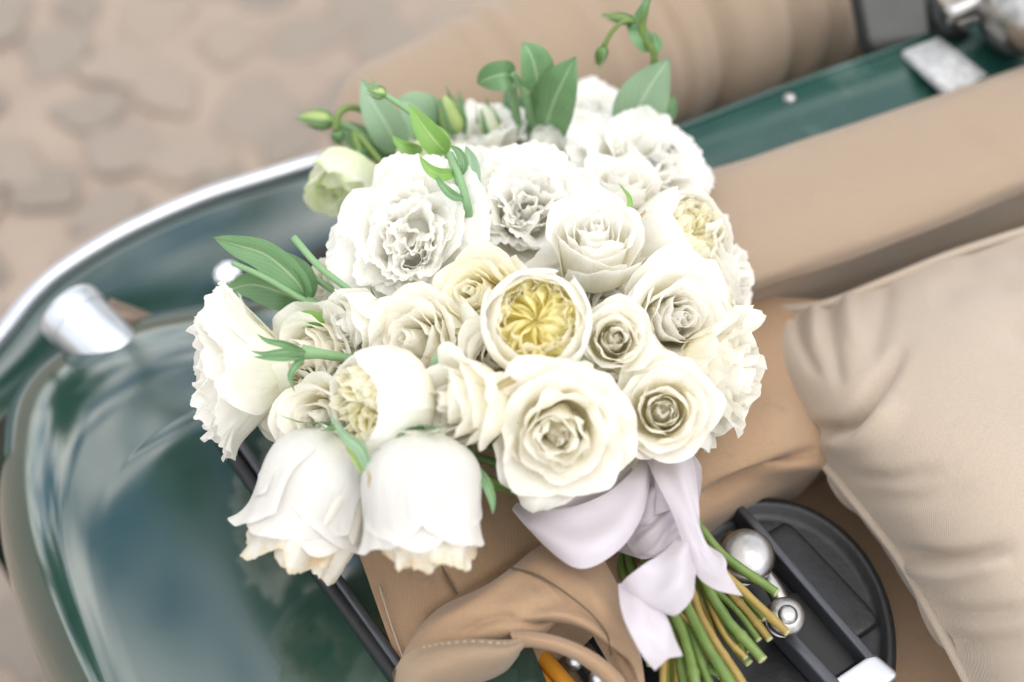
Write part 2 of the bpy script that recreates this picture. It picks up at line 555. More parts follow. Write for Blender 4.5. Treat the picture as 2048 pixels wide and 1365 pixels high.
M['bark'] = plain_mat('bark', (0.09, 0.065, 0.045), 0.9, 0, 12, 0.4, 0.6)
M['crown'] = leaf_mat('tree_leaf', (0.045, 0.10, 0.035), (0.08, 0.15, 0.05), (0.1, 0.18, 0.07), 0.3, 0.5)

# ------------------------------------------------------------------ ground with cobbles, trees round the yard
gm = MB()
xs = np.concatenate([[-400, -60, -12], np.linspace(-5, 5, 41), [12, 60, 400]])
ys = np.concatenate([[-400, -60, -12], np.linspace(-4, 6, 41), [12, 60, 400]])
GX, GY = np.meshgrid(xs, ys)
GZ = 0.012 * np.sin(GX * 1.7 + 0.5) * np.sin(GY * 1.3) * (np.hypot(GX, GY) < 8)
gm.grid(np.stack([GX, GY, GZ], axis=2))
ground = gm.build('ground', M['mortar'])
tag(ground, 'sandy ground of pale mortar set with worn rounded cobbles', 'ground', kind='structure')

stone_meshes = []
for k in range(9):
    wv = waves(300 + k, 5, 0.6, 1.6)
    n, m = 8, 16
    G = np.zeros((n, m, 3))
    r_ = np.random.default_rng(40 + k)
    el = r_.uniform(0.78, 1.0)
    lob = r_.uniform(-0.14, 0.14, (4, 2))
    for i in range(n):
        la = (i / (n - 1)) * math.pi / 2
        for j in range(m):
            lo = 2 * math.pi * j / m
            rr = math.cos(la) ** 0.45 if i < n - 1 else 0.0
            rr *= 1 + sum(lob[q, 0] * math.cos((q + 2) * lo) + lob[q, 1] * math.sin((q + 2) * lo) for q in range(4)) * 0.7
            G[i, j] = (rr * math.cos(lo), rr * math.sin(lo) * el, 0.34 * math.sin(la) ** 0.8 - 0.06)
    mb = MB(); mb.grid(G, wrap=True)
    o = mb.build('cobblestone', M['stone'])
    stone_meshes.append(o.data)
    bpy.data.objects.remove(o)
cnt = 0
rr = random.Random(5)
cells = []
for iy in range(-6, 30):
    for ix in range(-16, 16):
        x = (ix + (iy % 2) * 0.5) * 0.152 + rr.uniform(-0.045, 0.045)
        y = 0.35 + iy * 0.128 + rr.uniform(-0.042, 0.042)
        X, Y = topix(np.array([x, y, 0.02]))
        if not (-170 < X < 2200 and -190 < Y < 1480):
            continue
        # hidden behind the car: skip
        if X > 330 and Y > 470: continue
        if X > 1060 and Y > 120 and X < 1600: continue
        if X > 760 and Y > 300: continue
        if 170 < X and Y > 760: continue
        if X > 1700 and Y > 170: continue
        cells.append((Y, x, y))
for Y, x, y in cells[:299]:
    o = bpy.data.objects.new('cobblestone', stone_meshes[rr.randrange(9)])
    C.objects.link(o)
    o.parent = ground
    s = rr.uniform(0.045, 0.078)
    o.location = (x, y, 0.0)
    o.rotation_euler = (rr.uniform(-.08, .08), rr.uniform(-.08, .08), rr.uniform(0, 6.28))
    o.scale = (s * rr.uniform(0.9, 1.2), s, s * rr.uniform(0.28, 0.45))

def crown_mesh(seed, rad, hgt, nclump, nleaf):
    r = np.random.default_rng(seed)
    V, Fq, UVs = [], [], []
    cl = r.normal(size=(nclump, 3)); cl /= np.linalg.norm(cl, axis=1, keepdims=True)
    cl *= r.uniform(0.35, 1.0, (nclump, 1)) * np.array([rad, rad, hgt])
    mb = MB()
    c = cl[r.integers(0, nclump, nleaf)] + r.normal(size=(nleaf, 3)) * rad * 0.17
    a = r.normal(size=(nleaf, 3)); a /= np.linalg.norm(a, axis=1, keepdims=True)
    b = np.cross(a, r.normal(size=(nleaf, 3))); b /= np.linalg.norm(b, axis=1, keepdims=True)
    s = r.uniform(0.07, 0.15, (nleaf, 1))
    P = np.stack([c - a * s, c + b * s * 0.55, c + a * s, c - b * s * 0.55], axis=1).reshape(-1, 3)
    mb.v.append(P); mb.f.append(np.arange(nleaf * 4).reshape(-1, 4)); mb.n = nleaf * 4
    mb.uv.append(np.tile(np.array([[.5, 0], [1, .5], [.5, 1], [0, .5]]), (nleaf, 1)))
    return mb

crowns = []
for k in range(3):
    o = crown_mesh(70 + k, 2.3, 2.6, 60, 9000).build('crown', M['crown'])
    crowns.append(o.data); bpy.data.objects.remove(o)
tree_spots = [(-9.0, 11.0, 1.1, 'leafy tree left of the far side of the cobbled yard'),
              (3.0, 11.0, 1.3, 'tall leafy tree straight beyond the car'),
              (9.5, 11.0, 1.1, 'leafy tree to the right beyond the car'),
              (-11.0, 2.5, 1.1, 'leafy tree at the left edge of the yard'),
              (-8.0, -8.0, 0.95, 'leafy tree behind the photographer on the left'),
              (11.5, 0.5, 1.05, 'leafy tree at the right edge of the yard'),
              (-1.75, 6.6, 1.85, 'tall slim tree mirrored low in the rear panel'),
              (-3.3, 7.0, 1.80, 'tall slim tree left of its slim neighbour beyond the car'),
              (5.0, -10.0, 1.0, 'leafy tree behind the photographer on the right')]
for i, (x, y, s, lb) in enumerate(tree_spots):
    t = empty('leafy_tree', (x, y, 0), lb, 'tree', 'trees round the yard mirrored in the paint')
    t.scale = (s, s, s) if s < 1.6 else (0.42, 0.42, s)
    mb = MB()
    mb.tube([(0, 0, -0.1), (0.1, 0.05, 1.5), (-0.05, 0.1, 3.2), (0.1, 0, 5.2)], [0.26, 0.19, 0.15, 0.05], 10, 14)
    mb.tube([(0.02, 0.08, 2.4), (0.7, 0.3, 3.6), (1.3, 0.6, 4.6)], [0.10, 0.07, 0.03], 7, 8)
    mb.tube([(0.0, 0.08, 2.7), (-0.7, -0.2, 3.9), (-1.2, -0.5, 4.9)], [0.10, 0.07, 0.03], 7, 8)
    mb.build('trunk', M['bark'], t)
    c = bpy.data.objects.new('crown', crowns[i % 3]); C.objects.link(c); c.parent = t
    c.location = (0, 0, 4.7 if s < 1.6 else 6.35); c.rotation_euler = (0, 0, i * 1.3)
    if s > 1.6: c.scale = (1, 1, .56)
    if s == 1.80: c.location.z = 5.25; c.scale = (.95, .95, .32)

# ------------------------------------------------------------------ the car
ZC = 0.80
car = empty('vintage_car', on(1000, 1000, 0.0), 'open vintage car in dark green with tan canvas and chrome trim under the bouquet', 'car')
def P_(name, mb, mat, label=None, parent=None, kind=None):
    o = mb.build(name, mat)
    under(o, parent or car)
    if label: o['label'] = label
    if kind: o['kind'] = kind
    return o

# glossy rear panel with rolled outer edge
O_ = [(900, 590), (760, 600), (600, 625), (400, 655), (240, 688), (120, 740), (40, 825), (10, 950), (12, 1090), (40, 1215), (95, 1365), (170, 1520), (260, 1680)]
C_ = [(900, 745), (760, 748), (640, 755), (530, 772), (420, 808), (325, 858), (245, 928), (200, 1008), (184, 1100), (202, 1220), (248, 1365), (318, 1520), (408, 1680)]
I_ = [(900, 800), (800, 800), (700, 805), (600, 820), (520, 840), (455, 865), (442, 880), (470, 915), (530, 1000), (605, 1100), (700, 1230), (800, 1365), (920, 1530)]
n = 90
Oc = cr(onl([(x, y, 0.685) for x, y in O_]), n)
Cc = cr(onl([(x, y, 0.784) for x, y in C_]), n)
Ic = cr(onl([(x, y, 0.790) for x, y in I_]), n)
rows = []
for t in np.linspace(0, 1, 16):
    h = np.array([0, 0, 0.003 * math.sin(math.pi * t * 0.75)])
    rows.append(Ic * (1 - t) + Cc * t + h)
dC = rows[-1]
tang = (rows[-1] - rows[-2]) * 15
for a in np.linspace(0.12, 1.0, 16):
    ca = math.sin(a * math.pi / 2); sa = math.cos(a * math.pi / 2)
    out = dC + (Oc - dC) * np.array([ca, ca, 0]) 
    out[:, 2] = Oc[:, 2] + (dC[:, 2] - Oc[:, 2]) * sa
    rows.append(out)
low = Oc.copy(); low[:, 2] = 0.34
for zl in (0.60, 0.34):
    low = Oc.copy(); low[:, 2] = zl; low[:, :2] += (Cc - Oc)[:, :2] * (0.05 if zl > .5 else .35); rows.append(low)
mb = MB(); mb.grid(np.array(rows))
P_('rear_panel', mb, M['green'], 'dark green rear body panel mirroring clouds and trees')

# rubber seam and dark sill between the panel and the canvas
A = cr(onl([(420, 848, .793), (530, 1000, .793), (650, 1160, .793), (800, 1365, .793), (920, 1530, .793)]), 40)
mb = MB(); mb.tube(A, 0.0045, 10, None); P_('rubber_seal', mb, M['rubber'])
B1 = [(455, 850, .795), (560, 1000, .795), (672, 1155, .795), (822, 1365, .795), (940, 1530, .795)]
mb = MB(); mb.tube(onl(B1), 0.0035, 10, 40); P_('metal_bead', mb, M['grey'])
L = onl([(450, 835, .786), (540, 975, .786), (650, 1135, .786), (800, 1350, .786), (930, 1530, .786)])
Rr = onl([(700, 800, .79), (720, 980, .79), (760, 1160, .79), (840, 1350, .79), (960, 1530, .79)])
mb = MB(); mb.grid(net([L, Rr], 6, 30)); P_('sill', mb, M['green'], 'narrow dark green sill beside the canvas')

# far wing with a bright edge bead
Wo = [(-160, 850), (-80, 770), (0, 683), (62, 605), (130, 545), (250, 472), (400, 405), (520, 366), (640, 330), (780, 296), (930, 268), (1080, 246)]
Wi = [(-60, 900), (0, 840), (90, 770), (150, 720), (230, 690), (320, 665), (420, 640), (540, 590), (660, 530), (800, 480), (950, 440), (1100, 400)]
Ao = cr(onl([(x, y, 0.706) for x, y in Wo]), 60)
Ai = cr(onl([(x, y, 0.705) for x, y in Wi]), 60)
rows = []
for t in np.linspace(0, 1, 12):
    rows.append(Ao * (1 - t) + Ai * t + np.array([0, 0, 0.003 * math.sin(math.pi * t)]))
low = Ao.copy(); low[:, 2] -= 0.3; low += (Ai - Ao) * 0.25
mb = MB(); mb.grid(np.array([low, (low + rows[0]) / 2] + rows)); P_('wing', mb, M['green'], 'dark green wing reflecting pale blue sky')
mb = MB(); mb.tube(Ao + np.array([0, 0, 0.004]), 0.0078, 12); P_('edge_trim', mb, M['chrome_soft'], 'bright chrome bead along the edge of the wing')
mb = MB(); mb.tube(onl([(520, 590, .735), (600, 548, .735), (690, 496, .735), (800, 450, .735), (950, 400, .735)]), 0.012, 10, 30); P_('rubber_gasket', mb, M['rubber'])
mb = MB(); mb.lathe([(0, 0.012), (0.008, 0.011), (0.0125, 0.006), (0.013, 0.0), (0.0, -0.002)], on(458, 555, .725), (0.1, -0.2, 0.95)); P_('chrome_dot', mb, M['chrome'])

# chrome side lamp between wing and panel
a0, a1 = on(140, 624, .76), on(266, 744, .745)
ax = a1 - a0; Ln = np.linalg.norm(ax); ax /= Ln
r0 = 66 * pxs(170, 650, .75)
mb = MB()
mb.lathe([(0.0, -0.010), (r0 * .55, -0.008), (r0 * .86, -0.002), (r0 * .95, 0.006), (r0, 0.012), (r0 * .97, 0.016), (r0 * .94, Ln * .5), (r0 * .9, Ln * .9), (r0 * .7, Ln), (0, Ln * 1.04)], a0, ax, 32)
lamp = P_('side_lamp', mb, M['chrome_soft'], 'chrome side lamp shell beside the wing edge')
mb = MB(); mb.lathe([(r0 * 1.0, -0.002), (r0 * 1.03, 0.0), (r0 * 1.045, 0.004), (r0 * 1.03, 0.008), (r0 * 1.0, 0.014)], a0, ax, 32)
under(mb.build('lamp_rim', M['chrome_soft']), lamp)
mb = MB(); mb.tube([a0 + ax * Ln * .6 - np.array([0, 0, r0 * .5]), a0 + ax * Ln * .6 - np.array([0, 0, r0 * 2.2])], [0.016, 0.024], 12, 5)
under(mb.build('lamp_bracket', M['copper_reflect']), lamp)
mb = MB(); mb.tube(onl([(215, 640, .745), (270, 645, .74), (330, 655, .73)]), [0.018, 0.012, 0.006], 10, 10)
under(mb.build('lamp_tail', M['copper_reflect']), lamp)  # brown ground reflected in the chrome is put into the tail's colour

# lower hull so that nothing shows through
hull = [(-0.36, 0.30), (0.10, 0.20), (0.62, 0.22), (0.95, 0.95), (0.80, 1.18), (0.12, 1.02), (-0.28, 0.86)]
hp = np.array(hull)
H_ = cr(np.vstack([hp, hp[:1]]), 48)[:-1]
cen = H_.mean(axis=0)
rows = []
for z, s in ((0.16, 0.80), (0.20, 0.88), (0.40, 0.97), (0.56, 0.98), (0.60, 0.94), (0.605, 0.0)):
    q = cen + (H_ - cen) * s
    rows.append(np.column_stack([q, np.full(len(q), z)]))
mb = MB(); mb.grid(np.array(rows), wrap=True); P_('hull', mb, M['green'], 'dark green lower body of the car')

# green top of the far side, with its clasp
ga = onl([(900, 470, .825), (1150, 395, .825), (1400, 340, .825), (1700, 240, .825), (2048, 130, .825), (2400, 20, .825)])
gb = onl([(850, 450, .832), (1100, 345, .832), (1330, 268, .832), (1600, 165, .832), (2048, 8, .832), (2350, -100, .832)])
ga = [p + (np.array(p) - np.array(q)) * 0.12 for p, q in zip(ga, gb)]
G = net([ga, [(p + q) / 2 + np.array([0, 0, .004]) for p, q in zip(ga, gb)], gb], 12, 50)
dn = G[-1].copy(); dn[:, 2] -= .02; dn2 = G[-1].copy(); dn2[:, 2] -= 0.25
mb = MB(); mb.grid(np.concatenate([G, dn[None], dn2[None]])); P_('door_capping', mb, M['green_strip'], 'green painted top of the car side dappled with painted-in reflections')
mb = MB(); mb.tube(gb, 0.003, 8, 40); P_('capping_bead', mb, M['green_strip'])
# clasp band across it
cl = []
for f in (0.0, 0.33, 0.66, 1.0):
    cl.append([on(1885 + (1812 - 1885) * 0 + 75 * f, 178 - 28 * f + 0, .0) for _ in ()])
k0, k1, k2, k3 = (1806, 102), (1878, 74), (1976, 150), (1900, 190)
band = net([onl([(k0[0], k0[1], .838), ((k0[0] + k3[0]) / 2, (k0[1] + k3[1]) / 2, .843), (k3[0], k3[1], .834)]),
            onl([(k1[0], k1[1], .838), ((k1[0] + k2[0]) / 2, (k1[1] + k2[1]) / 2, .843), (k2[0], k2[1], .834)])], 5, 12)
thick = band + np.array([0, 0, -0.006])
mb = MB(); mb.grid(np.concatenate([thick[:1], band, thick[-1:]])); clasp = P_('clasp', mb, plain_mat('pewter', (0.42, 0.42, 0.41), 0.45, 0.2, 160, 0.5, 0.4), 'silver clasp band across the green capping')
mb = MB(); mb.lathe([(0.0, 0.003), (0.003, 0.0025), (0.005, 0.001), (0.006, -.002)], on(1580, 196, .834), (0, -.1, 1), 16); P_('chrome_dot', mb, M['chrome_dull'])  # small dot added in place of a soft highlight on the paint

# padded tan door rail in front of it
e0 = [(960, 500, .845), (1200, 420, .845), (1400, 347, .845), (1700, 250, .845), (2048, 132, .845), (2400, 10, .845)]
e1 = [(960, 520, .86), (1210, 440, .86), (1410, 372, .86), (1710, 275, .86), (2048, 160, .86), (2400, 40, .86)]
e2 = [(980, 640, .865), (1250, 560, .865), (1450, 480, .865), (1740, 380, .865), (2060, 268, .865), (2400, 150, .865)]
e3 = [(1000, 730, .858), (1290, 636, .853), (1490, 556, .853), (1770, 458, .853), (2060, 350, .853), (2400, 230, .858)]
e4 = [(1005, 755, .845), (1300, 662, .835), (1500, 582, .835), (1780, 484, .835), (2065, 378, .835), (2400, 262, .845)]
e5 = [(1005, 772, .80), (1300, 690, .80), (1505, 606, .80), (1785, 508, .80), (2070, 408, .80), (2400, 285, .80)]
e6 = [(1005, 740, .70), (1300, 660, .70), (1510, 585, .70), (1790, 490, .70), (2070, 390, .70), (2400, 270, .70)]
R5 = onl(e5)
G = net([onl(r) for r in (e0, e1, e2, e3, e4)] + [R5, [np.array([p[0], p[1] + .004, .60]) for p in R5]], 60, 70)
G = crease(G, [([(1860, 215), (2010, 330)], 0.0018, 12), ([(1500, 590), (1780, 490), (2048, 395)], -0.003, 16)])
nzf = waves(91, 8, 2, 9)
uu, vv = np.meshgrid(np.linspace(0, 1, 70), np.linspace(0, 1, 60))
G = G + np.array([0, 0, 1]) * (nzf(uu * 2, vv * 1.2) * 0.0012)[..., None]
mb = MB(); mb.grid(G); P_('arm_rail', mb, M['canvas_pale'], 'padded tan rail along the top of the car side')

# folded soft top rolled up beyond the capping
p0, p1 = on(1674, -70, .76), on(676, 330, .74)
axr = p1 - p0; LR = np.linalg.norm(axr); axr /= LR
sd = np.cross(axr, [0, 0, 1]); sd /= np.linalg.norm(sd)
upv = np.cross(sd, axr)
n, m = 90, 48
G = np.zeros((n, m, 3))
fold = waves(17, 6, 0.5, 2)
fr = np.random.default_rng(3)
seams = np.sort(fr.uniform(0.06, 0.9, 11))
for i in range(n):
    t = i / (n - 1)
    endr = min(1, (1 - (1 - min(t / 0.03, 1)) ** 2) ** 0.5 * 1.0 + 0.02) * min(1, (1 - (1 - min((1 - t) / 0.12, 1)) ** 2) ** 0.5 + 0.01)
    for j in range(m):
        a = 2 * math.pi * j / m
        tt = t + 0.035 * math.sin(a) + 0.015 * math.cos(2 * a)
        g = 0
        for q, sm in enumerate(seams):
            wdt = 0.010 + 0.006 * (q % 3)
            g -= (0.06 + 0.07 * ((q * 7) % 3) / 2) * math.exp(-((tt - sm) / wdt) ** 2) * (0.6 + 0.4 * math.sin(a * 1 + q))
            g += 0.035 * math.exp(-((tt - sm - 0.022) / 0.014) ** 2)
        r = 0.112 * (1 - 0.42 * t) * endr * (1 + 0.03 * math.sin(2 * a + 1) + g * endr + 0.015 * float(fold(t * 6, a / 3)))
        G[i, j] = p0 + axr * (t * LR) + (upv * math.sin(a) * 1.0 + sd * math.cos(a) * 1.05) * r
mb = MB(); mb.grid(G, wrap=True); P_('folded_top', mb, M['canvas_pale'], 'tan canvas soft top rolled into a gathered bundle')

# wing mirror, lever and chrome horn at the far right
mc = on(1790, 22, .85)
mn = np.array([-0.15, -0.86, 0.48]); mn /= np.linalg.norm(mn)
mx_ = np.cross([0, 0, 1.0], mn); mx_ /= np.linalg.norm(mx_); my_ = np.cross(mn, mx_)
mb = MB(); q_ = mx_ * math.cos(.35) + my_ * math.sin(.35); my_ = my_ * math.cos(.35) - mx_ * math.sin(.35); mx_ = q_; mb.box(mc - mn * 0.016, mx_ * 0.034, my_ * 0.040, mn * 0.014)
mir = P_('wing_mirror', mb, M['rubber'], 'black framed mirror at the far side of the car')
mb = MB(); mb.box(mc - mn * 0.0025, mx_ * 0.026, my_ * 0.030, mn * 0.002); under(mb.build('mirror_glass', plain_mat('mirrored_ground_grey', (0.10, 0.098, 0.085), 0.25, 0.3)), mir)  # grey of the mirrored ground put into the glass colour
mb = MB(); mb.tube([mc - mn * .02 + mx_ * .03, on(1890, 50, .85), on(1925, 70, .83)], [0.008, 0.007, 0.008], 10, 10); under(mb.build('mirror_arm', M['rubber']), mir)
mb = MB(); mb.tube(onl([(1890, 30, .865), (1940, 12, .868), (1985, 2, .87), (2030, -10, .87)]), [0.009, 0.010, 0.009, 0.012], 10, 14); P_('lever', mb, M['chrome_dull'])
mb = MB(); mb.lathe([(r_ * .68, h_ * .68) for r_, h_ in ((0, .058), (.025, .054), (.044, .040), (.053, .018), (.055, 0), (.050, -.02), (.034, -.04), (.02, -.07), (.0, -.072))], on(2046, 26, .87), (0.1, -.3, .9), 32); P_('horn', mb, M['chrome_dull'], 'round chrome horn at the corner of the green capping')

# canvas cover under the bouquet
c0 = [(640, 650, .785), (700, 560, .79), (1000, 540, .80), (1300, 560, .80), (1520, 590, .80), (1640, 600, .79)]
c1 = [(650, 820, .79), (760, 760, .80), (1000, 740, .805), (1300, 720, .81), (1540, 720, .805), (1650, 740, .79)]
c2 = [(690, 1020, .795), (820, 960, .806), (1000, 900, .81), (1250, 870, .815), (1530, 850, .815), (1660, 860, .795)]
c3 = [(738, 1165, .795), (850, 1110, .806), (1000, 1040, .812), (1260, 960, .82), (1500, 930, .815), (1660, 930, .785)]
c4 = [(775, 1270, .795), (870, 1230, .803), (1010, 1150, .808), (1250, 1050, .812), (1440, 985, .80), (1640, 945, .76)]
c5 = [(812, 1370, .795), (900, 1350, .80), (1040, 1290, .80), (1250, 1140, .80), (1420, 1040, .785), (1600, 990, .72)]
c6 = [(840, 1440, .79), (920, 1420, .79), (1080, 1370, .78), (1260, 1200, .77), (1420, 1070, .75), (1570, 1010, .68)]
G = net([onl(r) for r in (c0, c1, c2, c3, c4, c5, c6)], 80, 90)
G = crease(G, [([(850, 1240), (900, 1208), (985, 1158), (1100, 1076)], 0.014, 11), ([(1400, 1000), (1520, 945), (1650, 895)], 0.012, 12), ([(885, 1140), (915, 1190)], 0.004, 5),
               ([(760, 1190), (790, 1260), (830, 1340)], 0.002, 4), ([(1300, 930), (1450, 860), (1600, 850)], -0.008, 50)])
mb = MB(); mb.grid(G); P_('canvas_cover', mb, M['canvas'], 'flat tan canvas cover with a stitched edge under the flowers')
mb = MB(); mb.tube(onl([(758, 1170, .799), (786, 1260, .799), (812, 1330, .799), (840, 1400, .796)]), 0.0006, 6, 30); P_('stitch_line', mb, M['thread_light'])

mb = MB(); mb.tube(onl([(880, 1128, .8065), (895, 1155, .8062), (914, 1188, .805)]), 0.0006, 6, 12); P_('seam', mb, M['thread_dark'])
# folded flap of the cover
f0 = [(788, 1368, .803), (815, 1290, .812), (880, 1215, .822), (985, 1165, .83), (1095, 1082, .828), (1170, 1080, .826), (1215, 1140, .822), (1240, 1200, .81)]
f1 = [(785, 1345, .812), (838, 1268, .825), (905, 1215, .838), (1000, 1175, .846), (1105, 1098, .842), (1190, 1110, .840), (1245, 1190, .834), (1272, 1270, .82)]
f2 = [(800, 1335, .822), (868, 1275, .834), (945, 1235, .848), (1035, 1205, .855), (1125, 1160, .852), (1200, 1180, .85), (1252, 1250, .84), (1285, 1330, .826)]
f3 = [(820, 1335, .824), (890, 1290, .835), (965, 1265, .846), (1050, 1245, .851), (1135, 1215, .85), (1205, 1240, .848), (1252, 1300, .838), (1290, 1380, .825)]
f4 = [(835, 1345, .822), (905, 1310, .830), (980, 1288, .838), (1060, 1268, .843), (1140, 1258, .843), (1205, 1290, .838), (1245, 1340, .828), (1285, 1410, .818)]
f5 = [(842, 1362, .815), (915, 1325, .820), (985, 1300, .826), (1062, 1270, .830), (1140, 1262, .830), (1200, 1296, .826), (1236, 1345, .818), (1275, 1425, .81)]
f6 = [(845, 1380, .80), (920, 1345, .80), (990, 1312, .806), (1065, 1274, .812), (1140, 1264, .812), (1195, 1298, .81), (1230, 1350, .80), (1268, 1430, .79)]
G = net([onl(r) for r in (f0, f1, f2, f3, f4, f5, f6)], 80, 110)
G = crease(G, [([(1030, 1245), (1110, 1255), (1180, 1275), (1240, 1320), (1270, 1365)], 0.009, 9),
               ([(1040, 1240), (1120, 1232), (1200, 1265), (1262, 1340)], -0.006, 12),
               ([(850, 1265), (960, 1205), (1060, 1135)], -0.004, 14), ([(900, 1275), (985, 1235), (1040, 1240)], 0.005, 14),
               ([(1060, 1120), (1150, 1160), (1225, 1250)], -0.003, 20)])
mb = MB(); mb.grid(G); flap = P_('canvas_flap', mb, M['canvas'], 'folded tan canvas flap with seams in front of the stems')
mb = MB(); mb.tube(onl([(1022, 1136, .8455), (1072, 1150, .853), (1128, 1184, .8575), (1180, 1226, .8545), (1213, 1268, .849), (1222, 1310, .838)]), 0.0007, 6, 50)
under(mb.build('seam', M['thread_dark']), flap)
q0 = [(1020, 1262, .846), (1070, 1264, .851), (1130, 1278, .852), (1190, 1306, .849), (1238, 1346, .842), (1275, 1400, .832)]
q1 = [(1022, 1272, .850), (1070, 1276, .856), (1127, 1290, .857), (1183, 1316, .854), (1228, 1354, .846), (1262, 1405, .836)]
q2 = [(1030, 1290, .846), (1072, 1292, .851), (1122, 1304, .852), (1174, 1330, .849), (1216, 1366, .841), (1248, 1412, .831)]
q3 = [(1034, 1296, .838), (1074, 1296, .842), (1120, 1308, .842), (1170, 1334, .838), (1210, 1370, .83), (1242, 1416, .82)]
mb = MB(); mb.grid(net([onl(r) for r in (q0, q1, q2, q3)], 20, 60)); under(mb.build('hem_band', M['canvas']), flap)
# rolled hem at the lower left, dusty, with a row of stitches
h0 = [(788, 1372, .815), (800, 1322, .83), (850, 1290, .838), (930, 1278, .846), (1010, 1280, .85), (1062, 1272, .848)]
h1 = [(795, 1385, .822), (830, 1332, .838), (885, 1308, .846), (950, 1298, .853), (1015, 1298, .854), (1058, 1282, .85)]
h2 = [(815, 1400, .82), (850, 1355, .836), (900, 1335, .843), (960, 1325, .848), (1015, 1318, .848), (1048, 1295, .846)]
h3 = [(840, 1410, .81), (865, 1380, .822), (910, 1365, .828), (965, 1350, .832), (1012, 1332, .834), (1040, 1305, .836)]
h4 = [(850, 1420, .79), (875, 1400, .80), (920, 1385, .80), (970, 1368, .805), (1010, 1345, .81), (1038, 1312, .82)]
G = net([onl(r) for r in (h0, h1, h2, h3, h4)], 40, 60)
mb = MB(); mb.grid(G); hem = under(mb.build('rolled_hem', cloth_mat('dusty_canvas', (0.29, 0.205, 0.132), (0.34, 0.25, 0.165), dirt=(0.15, 0.12, 0.09))), flap)
sl = cr(onl([(845, 1296, .844), (890, 1288, .8495), (950, 1284, .854), (1010, 1288, .857), (1045, 1280, .854)]), 61)
mb = MB()
for k in range(0, 60, 4):
    mb.tube([sl[k], (sl[k] + sl[k + 2]) / 2 + np.array([0, 0, .0008]), sl[k + 2]], 0.0004, 5, 4)
so = under(mb.build('stitches', M['thread_light']), flap); so['kind'] = 'stuff'
# shadowy bay under the flap: wooden hood sticks and fittings
mb = MB(); mb.grid(net([onl([(880, 1300, .70), (1100, 1240, .70), (1350, 1200, .70)]), onl([(880, 1500, .69), (1100, 1500, .69), (1350, 1500, .69)])], 8, 12)); P_('bay_shade_sheet', mb, M['rubber'])  # black sheet, the shade of the gap put into its colour
for (xa, ya, xb, yb, rd) in ((985, 1250, 1112, 1392, .0042), (1015, 1235, 1160, 1400, .0056)):
    mb = MB(); mb.tube(onl([(xa, ya, .785), ((xa + xb) / 2, (ya + yb) / 2, .787), (xb, yb, .79)]), rd, 12, 12); P_('hood_stick', mb, M['orange'])
for (xa, ya, xb, yb, rd) in ((1105, 1290, 1165, 1400, .006), (1165, 1300, 1250, 1420, .007)):
    mb = MB(); mb.tube(onl([(xa, ya, .765), ((xa + xb) / 2, (ya + yb) / 2, .78), (xb, yb, .78)]), rd, 12, 12); P_('frame_bar', mb, M['copper_reflect'])
for (xa, ya) in ((1150, 1322), (1196, 1356)):
    mb = MB(); mb.lathe([(0, .005), (.0035, .0045), (.0055, .002), (.0055, -.004), (0, -.006)], on(xa, ya, .79), (.1, -.2, .9), 16); P_('frame_bolt', mb, M['chrome_soft'])
mb = MB(); mb.box(on(965, 1368, .80), np.array([.035, .01, 0]), np.array([-.008, .022, 0]), np.array([0, 0, .012])); P_('bracket', mb, M['green'], 'dark green bracket showing under the hem')

# round black console with ribs and chrome knobs
cc = on(1545, 1260, .755)
ex = on(1800, 1290, .755) - cc
ey = np.cross([0, 0, 1], ex); ey = ey / np.linalg.norm(ey) * np.linalg.norm(ex) * 1.28
prof = [(0.0, 0.0), (0.80, 0.0), (0.86, 0.001), (0.88, 0.006), (0.93, 0.007), (0.96, 0.004), (0.98, -0.003), (1.0, -0.012), (1.0, -0.05), (0.9, -0.06)]
ang = np.linspace(0, 2 * math.pi, 64, endpoint=False)
G = np.array([[cc + ex * math.cos(a) * r + ey * math.sin(a) * r + np.array([0, 0, h]) for a in ang] for r, h in prof])
mb = MB(); mb.grid(G, wrap=True); con = P_('round_console', mb, M['black'], 'round black fitting with raised ribs below the stems')
def bar(name, pts, w, h, mat, z):
    a = np.array([on(x, y, z) for x, y in pts])
    mb = MB()
    t = a[-1] - a[0]; t /= np.linalg.norm(t)
    s = np.cross([0, 0, 1], t)
    mb.box((a[0] + a[-1]) / 2, (a[-1] - a[0]) / 2, s * w, np.array([0, 0, h]))
    return under(mb.build(name, mat), con)
bar('rib', [(1472, 1020), (1775, 1372)], 0.0035, 0.009, M['grey'], .765)
bar('rib', [(1545, 1250), (1720, 1440)], 0.0045, 0.009, M['grey'], .765)
bar('raised_plate', [(1545, 1060), (1735, 1265)], 0.013, 0.0035, M['black'], .757)
bar('slot', [(1560, 1200), (1690, 1345)], 0.016, 0.002, M['rubber'], .758)
mb = MB(); pc = on(1728, 1362, .77); mb.box(pc, (on(1775, 1330, .77) - pc) * .95, (on(1690, 1330, .77) - pc) * .7, np.array([0, 0, .004])); o = under(mb.build('latch_plate', M['chrome_soft']), con)
def knob(px, py, z, r):
    mb = MB()
    mb.lathe([(0, r * .75), (r * .35, r * .72), (r * .62, r * .6), (r * .85, r * .55), (r, r * .35), (r * 1.02, r * .1), (r * .9, -r * .15), (r * .5, -r * .3), (r * .45, -r * .8), (r * .8, -r * .9)], on(px, py, z), (0.05, -0.25, .95), 32)
    o = under(mb.build('knob', M['chrome_dull']), con)
    if px < 1540: return
    mb = MB(); mb.lathe([(0, r * .80), (r * .3, r * .79), (r * .5, r * .70), (r * .52, r * .62)], on(px, py, z), (0.05, -0.25, .95), 24)
    mb.build('knob_cap', M['chrome_dull'], o)
knob(1492, 1116, .79, 0.018)
knob(1570, 1236, .79, 0.0125)
